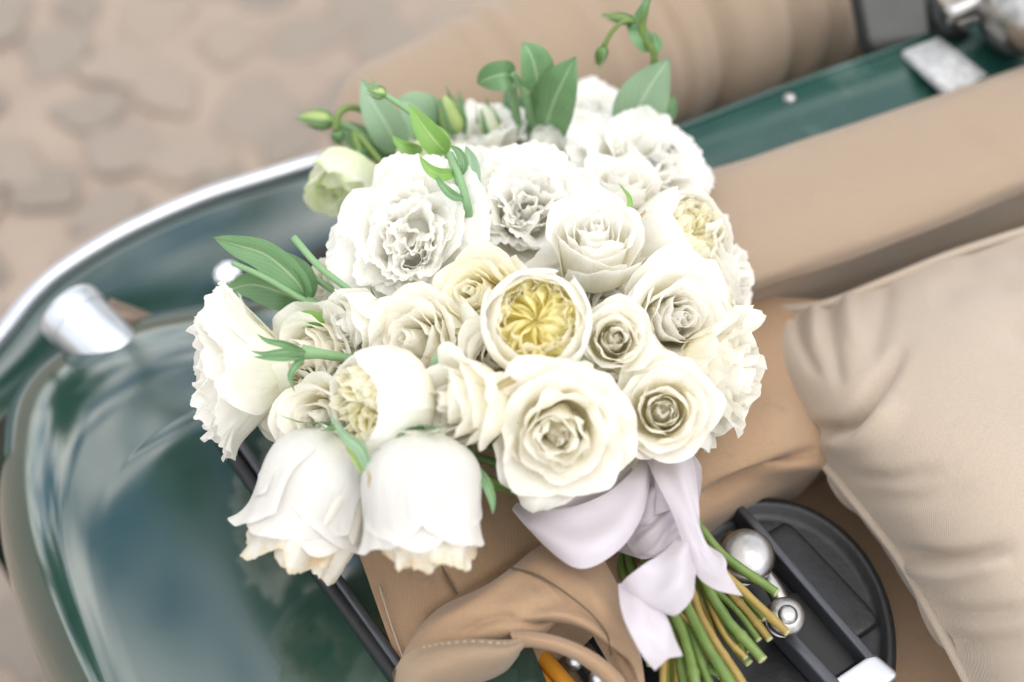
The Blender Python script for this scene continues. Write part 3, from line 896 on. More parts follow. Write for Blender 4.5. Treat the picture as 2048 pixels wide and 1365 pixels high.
mb = MB(); mb.tube(onl([(1455, 1075, .775), (1540, 1165, .78), (1575, 1235, .775)]), 0.006, 10, 12); under(mb.build('knob_bar', M['chrome_dull']), con)
# tan seat board between console and pillow
G = net([onl([(1330, 900, .70), (1560, 870, .71), (1760, 860, .72), (2100, 850, .72)]), onl([(1330, 1150, .70), (1600, 1150, .71), (1850, 1130, .72), (2150, 1130, .72)]), onl([(1330, 1500, .69), (1650, 1500, .70), (1950, 1500, .71), (2250, 1500, .71)])], 20, 20)
mb = MB(); mb.grid(G); P_('seat_board', mb, M['canvas'], 'brown canvas seat base beside the black fitting')

# ------------------------------------------------------------------ pillow
t0 = [(1508, 618, .79), (1640, 610, .80), (1760, 566, .81), (1900, 510, .815), (2080, 452, .82), (2330, 370, .81)]
pm = [(1535, 735, .79), (1690, 745, .838), (1830, 690, .852), (1960, 630, .858), (2120, 570, .855), (2360, 500, .82)]
pn = [(1592, 858, .785), (1725, 862, .836), (1850, 830, .862), (2000, 790, .872), (2160, 740, .868), (2390, 700, .82)]
pa = [(1680, 968, .782), (1790, 970, .832), (1910, 950, .862), (2050, 930, .874), (2210, 900, .868), (2430, 880, .82)]
pb = [(1792, 1108, .780), (1885, 1110, .828), (1990, 1095, .858), (2110, 1080, .870), (2260, 1060, .866), (2460, 1040, .82)]
pd = [(1866, 1235, .778), (1945, 1235, .820), (2040, 1230, .848), (2150, 1220, .858), (2290, 1210, .85), (2480, 1200, .81)]
pe = [(1950, 1392, .775), (2020, 1400, .808), (2100, 1400, .826), (2200, 1390, .834), (2320, 1380, .83), (2490, 1380, .80)]
pf = [(2010, 1500, .77), (2060, 1510, .78), (2140, 1510, .78), (2230, 1510, .78), (2340, 1500, .78), (2490, 1500, .77)]
net_rows = [onl(r) for r in (t0, pm, pn, pa, pb, pd, pe, pf)]
G = net(net_rows, 120, 110)
edge_left = G[:, 0].copy(); edge_top = G[0].copy()
G = crease(G, [([(1600, 860), (1690, 856), (1750, 780), (1815, 680)], 0.011, 16), ([(1640, 880), (1720, 880), (1800, 790)], -0.008, 22),
               ([(1590, 610), (1600, 680), (1640, 760)], 0.004, 11), ([(1655, 590), (1665, 680), (1680, 780)], 0.005, 14), ([(1625, 598), (1632, 700)], -0.004, 14),
               ([(1775, 545), (1760, 640), (1735, 740)], 0.004, 22), ([(1690, 570), (1710, 700)], -0.004, 18),
               ([(1680, 950), (1780, 960), (1900, 935)], 0.004, 16), ([(1700, 990), (1830, 1000), (1960, 960)], 0.003, 20),
               ([(1790, 1100), (1900, 1118), (2040, 1085)], 0.007, 15), ([(1795, 1130), (1900, 1150), (2030, 1120)], -0.006, 18),
               ([(1850, 1215), (1950, 1230), (2060, 1215)], 0.004, 16), ([(1870, 1270), (1960, 1290), (2080, 1270)], 0.004, 17),
               ([(1900, 520), (2000, 500), (2080, 520)], 0.004, 25), ([(1850, 600), (1950, 560), (2060, 570)], 0.004, 25), ([(2000, 640), (2060, 690), (2120, 700)], 0.003, 25)])
sb_ = np.sin(np.linspace(0, math.pi, 120))[:, None] * np.sin(np.linspace(0, math.pi, 110))[None, :]
back = G.copy(); cb = G.reshape(-1, 3).mean(axis=0)
back[..., :2] += (cb[:2] - back[..., :2]) * (0.10 * np.sqrt(sb_))[..., None]
back[..., 2] = np.minimum(back[..., 2], 0.79) - 0.06 * sb_
pil = empty('pillow', on(1950, 950, .74), 'plump beige linen pillow with a piped seam at the right of the bouquet', 'pillow')
mb = MB(); mb.grid(G); cov = under(mb.build('pillow_cover', M['linen']), pil)
mb = MB(); mb.grid(back, flip=True); under(mb.build('pillow_back', M['linen']), pil)
mb = MB(); mb.tube(np.concatenate([edge_top[::-1], edge_left[1:]]) + np.array([0, -.001, .001]), 0.0036, 8, 160); under(mb.build('piping', M['linen']), pil)

# ------------------------------------------------------------------ flowers
def petal_grid(phi, prof, W_, flat, L, tipround, seed, nu, nv, ruffle=0.0, rfreq=5, jag=0.0, crumple=0.0, edge_roll=0.0, point=0.0, wbase=0.25, skew=0.0, rpow=3.0):
    """one petal: prof(v)->(angle from the axis) is integrated to a centre line, bent round the flower axis"""
    r_ = np.random.default_rng(seed)
    v = np.linspace(0, 1, nv)
    u = np.linspace(-1, 1, nu)
    psi = prof(np.linspace(0, 1, 80))
    ds = L / 80
    rc = np.concatenate([[0.0], np.cumsum(np.sin(psi) * ds)]); hc = np.concatenate([[0.0], np.cumsum(np.cos(psi) * ds)])
    vc = np.linspace(0, 1, 81)
    Uu, Vv = np.meshgrid(u, v)
    wv = waves(seed + 5, 5, 0.6, 2.2)
    jf = waves(seed + 9, 8, 5, 16)
    lenf = 1 - tipround * np.abs(Uu) ** 2.4 + point * np.exp(-(Uu / 0.22) ** 2) + 0.03 * wv(Uu, 0 * Uu) + jag * jf(Uu, 0 * Uu)
    Ve = np.clip(Vv * lenf, 0, 1.15)
    r = np.interp(Ve, vc, rc) + np.where(Ve > 1, (Ve - 1) * L * math.sin(psi[-1]), 0)
    h = np.interp(Ve, vc, hc) + np.where(Ve > 1, (Ve - 1) * L * math.cos(psi[-1]), 0)
    s = np.clip(Vv / 0.62, 0, 1)
    w = W_ * (wbase + (1 - wbase) * (s * s * (3 - 2 * s)))
    tl = Uu * w
    rho = np.maximum(r * flat, 0.22 * W_)
    be = np.clip(tl / rho, -2.9, 2.9) + skew * Vv
    rad = (r - rho) + rho * np.cos(be)
    tan_ = rho * np.sin(be)
    P = np.stack([rad, tan_, h], axis=2)
    N = normals(P)
    N = N * np.sign(np.sum(N * np.stack([np.ones_like(rad), 0 * rad, 0 * rad], 2), axis=2).mean() + 1e-9)
    d = edge_roll * W_ * np.abs(Uu) ** 3 * np.clip((Vv - 0.35) / 0.65, 0, 1)
    if ruffle:
        rf = waves(seed + 21, 4, rfreq * 0.5, rfreq)
        d = d + ruffle * L * rf(Uu, Vv * 0.25) * Vv ** rpow
        rf2 = waves(seed + 22, 3, rfreq * 1.6, rfreq * 2.6)
        d = d + 0.35 * ruffle * L * rf2(Uu, Vv * 0.2) * Vv ** (rpow + 3)
    if crumple:
        d = d + crumple * L * waves(seed + 31, 7, 0.8, 3.2)(Uu, Vv) * np.clip(Vv * 1.4, 0, 1)
    P = P + N * d[..., None]
    c, s_ = math.cos(phi), math.sin(phi)
    X = P[..., 0] * c - P[..., 1] * s_
    Y = P[..., 0] * s_ + P[..., 1] * c
    uv = np.stack([(Uu + 1) / 2, Vv], axis=2)
    return np.stack([X, Y, P[..., 2]], axis=2), uv

def wall(floor_f, floor_a, mid_a, tip_a, tip_from=0.75, turn=0.18):
    """profile: runs out along the floor, turns up, then leans by tip_a at the lip (degrees from the axis)"""
    def f(v):
        t = np.clip((v - floor_f) / turn, 0, 1); t = t * t * (3 - 2 * t)
        a = floor_a + (mid_a - floor_a) * t
        q = np.clip((v - tip_from) / (1 - tip_from), 0, 1)
        return np.radians(a + (tip_a - mid_a) * q ** 1.5)
    return f

bq = empty('bouquet', on(1290, 960, .815), 'bridal bouquet of white roses and ruffled lisianthus tied with lilac satin ribbon', 'bouquet')

def flower_base(name, px, py, z, R, face, label, spin, mat=None, k=1.0):
    c = on(px, py, z)
    ax_ = vdir(*face)
    zq = Vector(ax_).to_track_quat('Z', 'Y').to_matrix().to_4x4()
    org = Vector(c) - Vector(ax_) * R * 0.58
    Mx = Matrix.Translation(org) @ zq @ Matrix.Rotation(spin, 4, 'Z')
    # receptacle
    mb = MB()
    mb.lathe([(0.0, -0.22 * R * k), (0.10 * R * k, -0.20 * R * k), (0.14 * R * k, -0.08 * R * k), (0.12 * R, 0.02 * R), (0.05 * R, 0.10 * R), (0.0, 0.12 * R)], (0, 0, 0), (0, 0, 1), 12)
    o = mb.build(name, mat or M['stem_pale'])
    o.parent = bq
    o.matrix_parent_inverse = Matrix.Translation(bq.matrix_world.translation).inverted()
    o.matrix_basis = Mx
    if label: o['label'] = label
    return o, org, Vector(ax_)

STEMS = []
SC = 1.17

def add_sepals(fl, R, seed, n=5, mat='leaf', length=0.75, bend=60):
    r_ = random.Random(seed)
    for k in range(n):
        ph = k * 6.283 / n + r_.uniform(-.3, .3)
        G, uv = petal_grid(ph, wall(0.0, 95, bend + r_.uniform(-15, 45), bend + 50, 0.5, 0.4), R * 0.10, 3.0, R * length * r_.uniform(.8, 1.2), 0.0, seed * 13 + k, 5, 10, crumple=0.05, wbase=1.0)
        # taper to a point
        ce = G[:, 2:3].copy(); tp = (1 - np.linspace(0, 1, 10) ** 1.5)[:, None, None]
        G = ce + (G - ce) * tp
        G[..., 2] -= 0.04 * R
        mb = MB(); mb.grid(G, uv); mb.build('sepal', M[mat], fl)

def rose(px, py, z, rpx, face, label, seed, open_=0.6, mat='rose', inner=None, spin=0.0, npet=22, nout=8, ragged=0.0, hgt=1.15, inner_r=0.62, name='rose', sepals=True, outer_mat=None, tall=1.0, crum=1.0, turn=0.22, rag_out=None, inner_len=1.0, wide=1.0, drop=False):
    R = rpx * SC * pxs(px, py, z)
    fl, org, ax_ = flower_base(name, px, py, z, R, face, label, spin, k=0.35 if drop else 1.0)
    rg = random.Random(seed)
    core = MB()
    offx, offy = rg.uniform(-.05, .05) * R, rg.uniform(-.05, .05) * R
    for i in range(npet):
        s = i / (npet - 1)
        phi = i * 2.39996 + rg.uniform(-.42, .42)
        rin = R * (0.045 + inner_r * s ** 1.15)
        hh = R * hgt * (1.0 + (0.07 + .07 * (1 - s)) * rg.uniform(-1, 1)) * (1.08 - 0.20 * s * (.4 + open_)) * tall
        L = rin * 0.9 + hh
        ff = rin * 0.9 / L * 0.8
        mid = -7 + (10 + 40 * open_) * s ** 1.6 + rg.uniform(-5, 5)
        tip = mid + (0 if s < 0.25 else (10 + 95 * open_) * ((s - .25) / .75) ** 1.2) + rg.uniform(-12, 18)
        outer = i >= npet - nout
        rgd = ragged if (not outer or rag_out is None) else rag_out
        if not outer: L *= 1 + (inner_len - 1) * s
        elif drop: L *= rg.uniform(.80, .98)
        Wd = R * (0.30 + 0.60 * s ** 0.7) if not outer else R * rg.uniform(0.78, 1.02) * wide
        if s < 0.3: Wd = rin * 2.3 + 0.07 * R
        G, uv = petal_grid(phi, wall(ff, 78, mid, tip, 0.60 + 0.14 * rg.random(), turn), Wd, 1.0 + 0.25 * s, L, 0.10 + 0.14 * s, seed * 100 + i, 26 if outer else 18, 24 if outer else 16,
                           ruffle=(0.016 + 0.06 * rgd) * (0.4 + s), rfreq=3.0 + 3 * rgd, jag=0.003 + 0.016 * rgd, crumple=(0.027 + 0.03 * rgd) * crum, edge_roll=rg.uniform(0.02, 0.20) * s * open_ + 0.02,
                           point=0.07 * rg.random() * (s > .5), wbase=0.30)
        if not outer and i > 3: G = G + np.array([rg.uniform(-1, 1), rg.uniform(-1, 1), 0]) * R * .07 * np.clip(G[..., 2:3] / R, 0, 1)
        G = G + np.array([offx, offy, 0]) * (1 - s) * (G[..., 2:3] / (R * 1.2))
        if outer:
            mb = MB(); mb.grid(G, uv); mb.build('petal', M[outer_mat or mat], fl)
        else:
            core.grid(G, uv)
    # added cone that closes the heart and keeps its wells pale
    core.lathe([(R * .32, R * .15), (R * .24, R * .58 * tall), (R * .13, R * .76 * tall), (R * .04, R * .86 * tall), (0, R * .88 * tall)], (0, 0, 0), (0, 0, 1), 12)
    core.uv[-1][:] = (0.5, 0.45)
    o = core.build('petal_whorl', M[inner or mat], fl); o['kind'] = 'stuff'
    if sepals: add_sepals(fl, R, seed)
    STEMS.append((org, Vector((0, 0, 1)) if drop else ax_, R))
    return fl, R

def drooping(px, py, z, rpx, face, label, seed):
    """an old rose hanging head down: broad smooth back petals over crinkled inner ones"""
    R = rpx * pxs(px, py, z)
    c = on(px, py, z)
    fl, org, ax_ = flower_base('rose', px, py, z, R, face, label, 0.0, k=0.35)
    org = Vector(c) - ax_ * R * 1.06
    Mx = Matrix.Translation(org) @ ax_.to_track_quat('Z', 'Y').to_matrix().to_4x4()
    fl.matrix_basis = Mx
    lc = Mx.to_3x3().inverted() @ Vector(-Fv)
    ph0 = math.atan2(lc.y, lc.x)
    rg = random.Random(seed)
    ZS = 1.16
    def globe(belly, tip, tf):
        return wall(0.10, 74, belly, tip, tf, 0.62)
    # outermost broad petals
    specs = ((-0.42, 1.30, 1.62, 26, 1.16), (0.75, 1.20, 1.90, 14, 1.06), (2.3, 1.1, 1.75, 14, 1.06), (-2.0, 1.1, 1.75, 18, 1.08))
    if seed == 41:
        specs = specs + ((-1.25, 1.0, 1.75, 62, 1.12), (1.5, .9, 2.0, 40, 1.05))
    if seed == 42:
        specs = ((-0.02, 1.45, 1.70, 24, 1.15), (1.20, 1.0, 1.95, 20, 1.07), (-1.25, 1.0, 1.90, 22, 1.06), (2.8, 1.1, 1.75, 14, 1.05))
    for k, (dp, wd, ln, fl_, sc_) in enumerate(specs):
        G, uv = petal_grid(ph0 + dp, wall(0.10, 76, -4, fl_, .78, 0.60), R * wd, 1.0, R * ln, 0.20, seed * 40 + k, 44, 38, ruffle=0.020, rfreq=2.2, jag=0.003, crumple=0.014, edge_roll=0.08, point=0.12 if k == 0 else .03, wbase=0.42)
        G = G * np.array([sc_, sc_, ZS])
        mb = MB(); mb.grid(G, uv); mb.build('petal', M['rose_back'], fl)
    # crinkled second whorl, longer and closing in
    for k in range(7):
        G, uv = petal_grid(ph0 + k * 6.283 / 7 + rg.uniform(-.2, .2), globe(rg.uniform(-16, -6), rg.uniform(-26, 26), .72), R * rg.uniform(.62, .80), 1.0, R * rg.uniform(1.85, 2.40), 0.14, seed * 60 + k, 34, 34, ruffle=0.05, rfreq=2.4, jag=0.009, crumple=0.05, edge_roll=rg.uniform(-.05, .2), wbase=0.4)
        G = G * np.array([.87, .87, ZS])
        mb = MB(); mb.grid(G, uv); mb.build('petal', M['rose_old'], fl)
    core = MB()
    for k in range(22):
        q = k / 21
        G, uv = petal_grid(k * 2.4 + rg.uniform(-.4, .4), globe(-12 - 8 * (1 - q), rg.uniform(-35, 30), .65), R * (.30 + .34 * q), 1.0, R * rg.uniform(1.85, 2.25), 0.12, seed * 80 + k, 24, 26, ruffle=0.05, rfreq=3.2, jag=0.012, crumple=0.06, wbase=0.4)
        core.grid(G * np.array([.30 + .58 * q, .30 + .58 * q, .98 * ZS]), uv)
    o = core.build('petal_whorl', M['rose_worn'], fl); o['kind'] = 'stuff'
    add_sepals(fl, R, seed, length=.9)
    STEMS.append((org, Vector((0, 0, 1)), R))
    return fl, R

def garden_rose(px, py, z, rpx, face, label, seed, opening=0.6, spin=0.0, mat='rose_white', npage=36, tall=1.0, heart='yellow'):
    R = rpx * SC * pxs(px, py, z)
    fl, org, ax_ = flower_base('garden_rose', px, py, z, R, face, label, spin)
    rg = random.Random(seed)
    H = R * 1.25 * tall
    # enclosing petals
    for ring, (nn, sc, cl) in enumerate(((5, 0.93, -52), (5, 1.0, -40))):
        for k in range(nn):
            phi = k * 6.283 / nn + ring * 0.6 + rg.uniform(-.15, .15)
            close = cl * (1.25 - opening * .9) + rg.uniform(-6, 6)
            G, uv = petal_grid(phi, wall(0.26, 82, 14, close, 0.42, 0.30), R * rg.uniform(0.86, 1.0), 1.05, (R * sc) * 2.02 * (0.5 + 0.5 * tall) * rg.uniform(.95, 1.03), 0.13, seed * 50 + ring * 10 + k, 30, 26,
                               ruffle=0.008, rfreq=3.5, jag=0.006, crumple=0.006, edge_roll=0.03, wbase=0.35)
            mb = MB(); mb.grid(G, uv); mb.build('petal', M[mat], fl)
    cream = MB()
    # quartered heart: thin pages standing on edge in swirled fans
    core = MB()
    nsec = 5
    lean = [rg.uniform(.20, .70) * (1 if q != 2 else -1) for q in range(nsec)]
    for k in range(npage):
        sec = k % nsec
        q = (k // nsec) / (npage / nsec - 1)
        ph0 = sec * 6.283 / nsec + (q - .5) * 1.15 + rg.uniform(-.16, .16)
        n_, m_ = 12, 16
        rr_ = np.linspace(0.05, 0.66 + rg.uniform(-.06, .06), m_) * R
        hh_ = np.linspace(0, 1, n_) 
        RR, HH = np.meshgrid(rr_, hh_)
        swirl = 0.75 * (RR / R) + (0.22 * np.sin(RR / R * 5 + k * 1.7)) * HH
        fold = (q - .5) * 0.55 * np.sin(np.clip(RR / R / .66, 0, 1) * 3.14)
        top = H * (0.86 - 0.20 * (RR / R / .66) ** 2 * 0 + 0.05 * np.sin(RR / R * 14 + k * 2.1) + rg.uniform(-.06, .05)) - 0.14 * R * np.exp(-(RR / R / .16) ** 2)
        Z = 0.60 * H + (top - 0.60 * H) * HH
        a = ph0 + swirl + fold + HH ** 1.6 * lean[sec] * (1.15 - RR / R)
        wvf = waves(seed * 7 + k, 5, 1, 4)
        a = a + 0.11 * wvf(RR / R * 1.4, HH * .8)
        P = np.stack([RR * np.cos(a), RR * np.sin(a), Z], axis=2)
        core.grid(P, np.stack([RR / R, 0.15 + 0.85 * HH ** 1.5], axis=2))
    for k in range(13):
        phi = k * 6.283 / 13 + rg.uniform(-.3, .3)
        sc_ = rg.uniform(.60, .86)
        G, uv = petal_grid(phi, wall(0.26, 82, 6, -20 + rg.uniform(-35, 15), 0.55, 0.30), R * rg.uniform(.42, .62), 1.0, R * rg.uniform(1.72, 1.95) * (0.5 + 0.5 * tall), 0.16, seed * 90 + k, 20, 20, ruffle=0.03, rfreq=4, jag=0.01, crumple=0.02, edge_roll=rg.uniform(-.2, .2), wbase=0.35)
        cream.grid(G * np.array([sc_, sc_, 1]), uv)
    # floor of the heart
    n_, m_ = 8, 24
    G = np.array([[(R * .80 * (i / 7) * math.cos(j * 6.283 / m_), R * .80 * (i / 7) * math.sin(j * 6.283 / m_), H * (.68 - .05 * (i / 7))) for j in range(m_)] for i in range(n_)])
    core.grid(G, np.stack([np.tile(np.linspace(0, 1, m_), (n_, 1)), np.full((n_, m_), .15)], axis=2), wrap=True)
    o = cream.build('petal_whorl', M['rose_cream'], fl); o['kind'] = 'stuff'
    o = core.build('yellow_heart', M[heart], fl); o['kind'] = 'stuff'; o['label'] = 'swirled yellow heart of folded petals'
    add_sepals(fl, R, seed)
    STEMS.append((org, ax_, R))
    return fl, R

def lisianthus(px, py, z, rpx, face, label, seed, npet=17, nout=9, mat='lisi', spin=0.0, open_=0.8, squash=(1, 1), ruf=1.0, name='lisianthus', sepals=False, hgt=1.0, messy=1.0):
    R = rpx * SC * pxs(px, py, z)
    fl, org, ax_ = flower_base(name, px, py, z, R, face, label, spin)
    fl.scale = (squash[0], squash[1], 1)
    rg = random.Random(seed)
    core = MB()
    for i in range(npet):
        s = i / (npet - 1)
        phi = i * 2.39996 + rg.uniform(-.45, .45)
        outer = i >= npet - nout
        L = R * (1.22 + 0.30 * s + rg.uniform(-.10, .10)) * hgt
        mid = -2 + (16 + 40 * open_) * s ** 1.3 + rg.uniform(-5, 5)
        tip = mid + 10 + 60 * s * open_ + rg.uniform(-35, 25) * (1.1 - .5 * s)
        G, uv = petal_grid(phi, wall(0.05 + .12 * s, 55, mid, tip, 0.45 + .2 * rg.random(), 0.25), R * (0.60 + 0.34 * s) * rg.uniform(.9, 1.15), 1.3, L, 0.06, seed * 100 + i, 64, 24,
                           ruffle=0.070 * ruf * rg.uniform(.6, 1.3), rfreq=2.3, jag=0.018 * ruf, crumple=0.028, edge_roll=rg.uniform(-.1, .15), wbase=0.28, rpow=2.0)
        # fine frilled lip
        fz = waves(seed * 31 + i, 6, 7, 15)
        V = uv[..., 1]; U = uv[..., 0] * 2 - 1
        Nn = normals(G)
        G = G + Nn * (fz(U, V * .15) * V ** 5 * 0.026 * R * ruf)[..., None]
        # inner petals crowd off centre so the heart is full
        off = np.array([rg.uniform(-1, 1), rg.uniform(-1, 1), 0]) * R * 0.24 * messy * (1 - s) ** 0.7
        G = G + off * np.clip(G[..., 2:3] / R, 0, 1)
        if outer:
            mb = MB(); mb.grid(G, uv); mb.build('petal', M[mat], fl)
        else:
            core.grid(G, uv)
    core.lathe([(R * .34, R * .10), (R * .50, R * .6), (R * .26, R * .66), (0, R * .70)], (0, 0, 0), (0, 0, 1), 12)  # added cone keeps the flower's heart from going dark
    core.uv[-1][:] = (0.5, 0.55)
    o = core.build('petal_whorl', M[mat], fl); o['kind'] = 'stuff'
    if sepals: add_sepals(fl, R, seed, 5, 'leaf', 0.9, 40)
    STEMS.append((org, ax_, R))
    return fl, R

def dome(px, py, extra=0.0):
    q = ((px - 1010) / 640) ** 2 + ((py - 640) / 560) ** 2
    return 0.835 + 0.075 * max(0.0, 1 - q) + extra

def dz(px, py, e=0.0):
    return (px, py, dome(px, py, e))

# --- lisianthus
lisianthus(*dz(822, 482, .022), 114, (-0.12, 0.10, 1), 'large ruffled white lisianthus above the cream roses', 1, npet=22, nout=10, squash=(.92, 1.14))
lisianthus(*dz(1052, 430, .012), 110, (0.02, 0.28, 1), 'large ruffled white lisianthus above the yellow hearted rose', 2, npet=22, nout=10)
lisianthus(*dz(500, 745, .020), 140, (-0.88, -0.10, 0.12), 'ruffled white lisianthus at the left end with green calyx showing', 3, npet=18, nout=9, sepals=False, spin=.4)
lisianthus(*dz(1284, 350, .0), 110, (0.35, 0.55, .75), 'soft white lisianthus at the back right below the big leaf', 4, npet=20, nout=9)
lisianthus(*dz(965, 300, -.02), 84, (-0.2, 0.7, 0.6), 'white lisianthus half hidden behind the middle of the back row', 5, npet=16, nout=7)
lisianthus(*dz(1172, 250, -.02), 82, (0.1, 0.75, 0.5), 'white lisianthus at the very back between two leaves', 6, npet=16, nout=7)
rose(*dz(694, 352, .012), 68, (-0.38, -0.80, .42), 'pale green half open lisianthus at the upper left', 7, open_=.22, mat='lisi_green', npet=13, nout=6, name='lisianthus', ragged=.25, tall=1.15, sepals=True)
lisianthus(*dz(855, 320, -.015), 58, (-0.1, 0.7, .7), 'small greenish lisianthus behind the large ruffled one', 8, npet=9, nout=4, mat='lisi_green', open_=.3, ruf=.5)

# --- garden roses with yellow hearts
garden_rose(*dz(1072, 648, .040), 100, (-0.02, 0.10, 1), 'round white garden rose with swirled yellow heart in the middle', 11, opening=.54, spin=.4)
garden_rose(*dz(1352, 487, .012), 96, (0.62, 0.34, .62), 'white garden rose tilted right showing a pale yellow heart', 12, opening=.42, heart='yellow_pale')
garden_rose(*dz(780, 806, .030), 92, (-0.72, -0.02, .62), 'egg shaped white garden rose opening to the left on yellow petals', 13, opening=.16, heart='yellow_pale', tall=1.2, spin=.9)

# --- roses
rose(*dz(1122, 864, .030), 112, (0.0, -0.16, 1), 'large open cream white rose at the lower front', 21, open_=.85, npet=21, nout=9, inner_r=.60, spin=.6, crum=1.6, ragged=.15)
rose(*dz(1228, 680, .035), 66, (0.0, 0.12, 1), 'small spiral white rose right of the yellow hearted rose', 22, open_=.35, npet=20, nout=7)
rose(*dz(1192, 512, .030), 84, (0.06, 0.62, .78), 'upright white cup rose above the spiral rose', 23, open_=.30, mat='rose_white', tall=1.25)
rose(*dz(1348, 640, .022), 94, (0.30, 0.05, .92), 'white rose with folded outer petal on the right half', 24, open_=.60, mat='rose_white', spin=1.2)
rose(*dz(1326, 822, .028), 86, (-0.05, 0.12, 1), 'half open white rose above the ribbon tail', 25, open_=.55, spin=2.2)
rose(*dz(1432, 752, .015), 108, (0.86, -0.22, .38), 'white rose facing right with ragged petal edges', 26, open_=.65, mat='rose', ragged=.6)
rose(*dz(1436, 560, -.005), 84, (0.85, 0.10, .35), 'white rose at the right rim below the tilted garden rose', 27, open_=.6, mat='rose_white', ragged=.4)
rose(*dz(962, 592, .020), 80, (-0.35, 0.22, .9), 'yellowish cream rose tucked left of the yellow hearted rose', 28, open_=.55, mat='rose_cream')
rose(*dz(838, 690, .010), 96, (-0.45, 0.25, .8), 'cream rose with broad folded petals under the large lisianthus', 29, open_=.75, mat='rose', spin=.5)
rose(*dz(722, 642, .020), 66, (-0.80, -0.30, .45), 'small white rose facing left beside the cut stem', 30, open_=.35, mat='rose_white')
rose(*dz(672, 570, .0), 52, (-0.75, 0.05, .5), 'tiny cream rose behind the cut stem', 31, open_=.4, mat='rose', sepals=False)
rose(*dz(645, 708, .002), 94, (-0.55, -0.10, .75), 'cream white rose behind the green calyx at the left', 32, open_=.7, mat='rose')
rose(*dz(652, 842, .016), 88, (-0.45, -0.02, .9), 'plain white rose above the left drooping rose', 33, open_=.35, mat='rose', sepals=False)
rose(*dz(945, 806, .030), 88, (-0.80, 0.02, .55), 'white rose facing left with a tight spiral centre', 34, open_=.4, mat='rose', tall=1.15, spin=.3)
rose(*dz(990, 720, .018), 70, (0.2, 0.3, .9), 'white rose under the yellow hearted rose with one upright petal', 35, open_=.6, mat='rose', sepals=False)
rose(*dz(1240, 392, .012), 74, (0.05, 0.75, .6), 'white rose with thin red tipped sepals at the upper right', 36, open_=.3, mat='rose_white', sepals=False)
rose(*dz(1215, 790, .0), 70, (0.2, 0.1, 1), 'white rose deep between the lower front roses', 37, open_=.6, mat='rose', sepals=False)
rose(*dz(1400, 660, .0), 70, (0.6, 0.1, .8), 'white rose deep behind the folded petal rose', 38, open_=.6, mat='rose_cream', sepals=False)
# drooping pair, seen from behind and the side
drooping(*dz(630, 1002, .024), 142, (-0.36, -0.90, .02), 'drooping white rose at the lower left with pointed petal and frayed tan edges', 41)
drooping(*dz(846, 1006, .036), 138, (0.04, -0.97, .02), 'drooping white rose with smooth domed back and frayed tan heart at the bottom', 42)
# filling flowers deeper in the dome
rose(*dz(604, 800, -.004), 74, (-0.5, 0.1, .85), 'white rose deep beside the left ruffled lisianthus', 61, open_=.6, mat='rose', sepals=False)
rose(*dz(1210, 620, -.004), 60, (0.0, 0.2, 1), 'white rose deep above the spiral rose', 62, open_=.6, mat='rose_white', sepals=False)
rose(*dz(880, 740, -.004), 70, (-0.2, 0.1, 1), 'cream rose deep above the left facing rose', 63, open_=.7, mat='rose', sepals=False)
rose(*dz(1230, 905, -.02), 62, (0.1, -0.3, 1), 'white rose deep beside the ribbon', 64, open_=.6, mat='rose', sepals=False)
rose(*dz(1400, 800, -.01), 66, (0.6, -0.2, .8), 'white rose deep below the right facing rose', 65, open_=.6, mat='rose', sepals=False)
rose(*dz(1130, 590, -.005), 78, (0.0, 0.3, 1), 'white rose deep between the yellow hearted rose and the cup rose', 51, open_=.6, mat='rose_white', sepals=False)
rose(*dz(1290, 570, -.005), 72, (0.2, 0.4, .9), 'white rose deep below the tilted garden rose', 52, open_=.6, mat='rose', sepals=False)
rose(*dz(895, 660, -.01), 72, (-0.2, 0.1, 1), 'cream rose deep left of the yellow hearted rose', 53, open_=.6, mat='rose_cream', sepals=False)
rose(*dz(1040, 770, .0), 66, (-0.1, 0.0, 1), 'white rose deep above the lower front rose', 54, open_=.6, mat='rose', sepals=False)
rose(*dz(740, 560, -.01), 70, (-0.5, 0.3, .8), 'white rose deep beside the large ruffled lisianthus', 55, open_=.6, mat='rose_white', sepals=False)
rose(*dz(700, 740, -.005), 70, (-0.5, -0.1, .8), 'white rose deep above the egg shaped garden rose', 56, open_=.6, mat='rose', sepals=False)
lisianthus(*dz(1160, 330, -.02), 86, (0.1, 0.6, .8), 'white lisianthus filling the back between its larger neighbours', 57, npet=14, nout=5)
lisianthus(*dz(930, 400, -.02), 80, (-.1, 0.5, .9), 'white lisianthus deep between the two largest', 58, npet=12, nout=4)

# ------------------------------------------------------------------ leaves, buds, stems
def bpart(mb, name, mat, label=None, kind=None):
    o = mb.build(name, M[mat] if isinstance(mat, str) else mat)
    under(o, bq)
    if label: o['label'] = label
    if kind: o['kind'] = kind
    return o

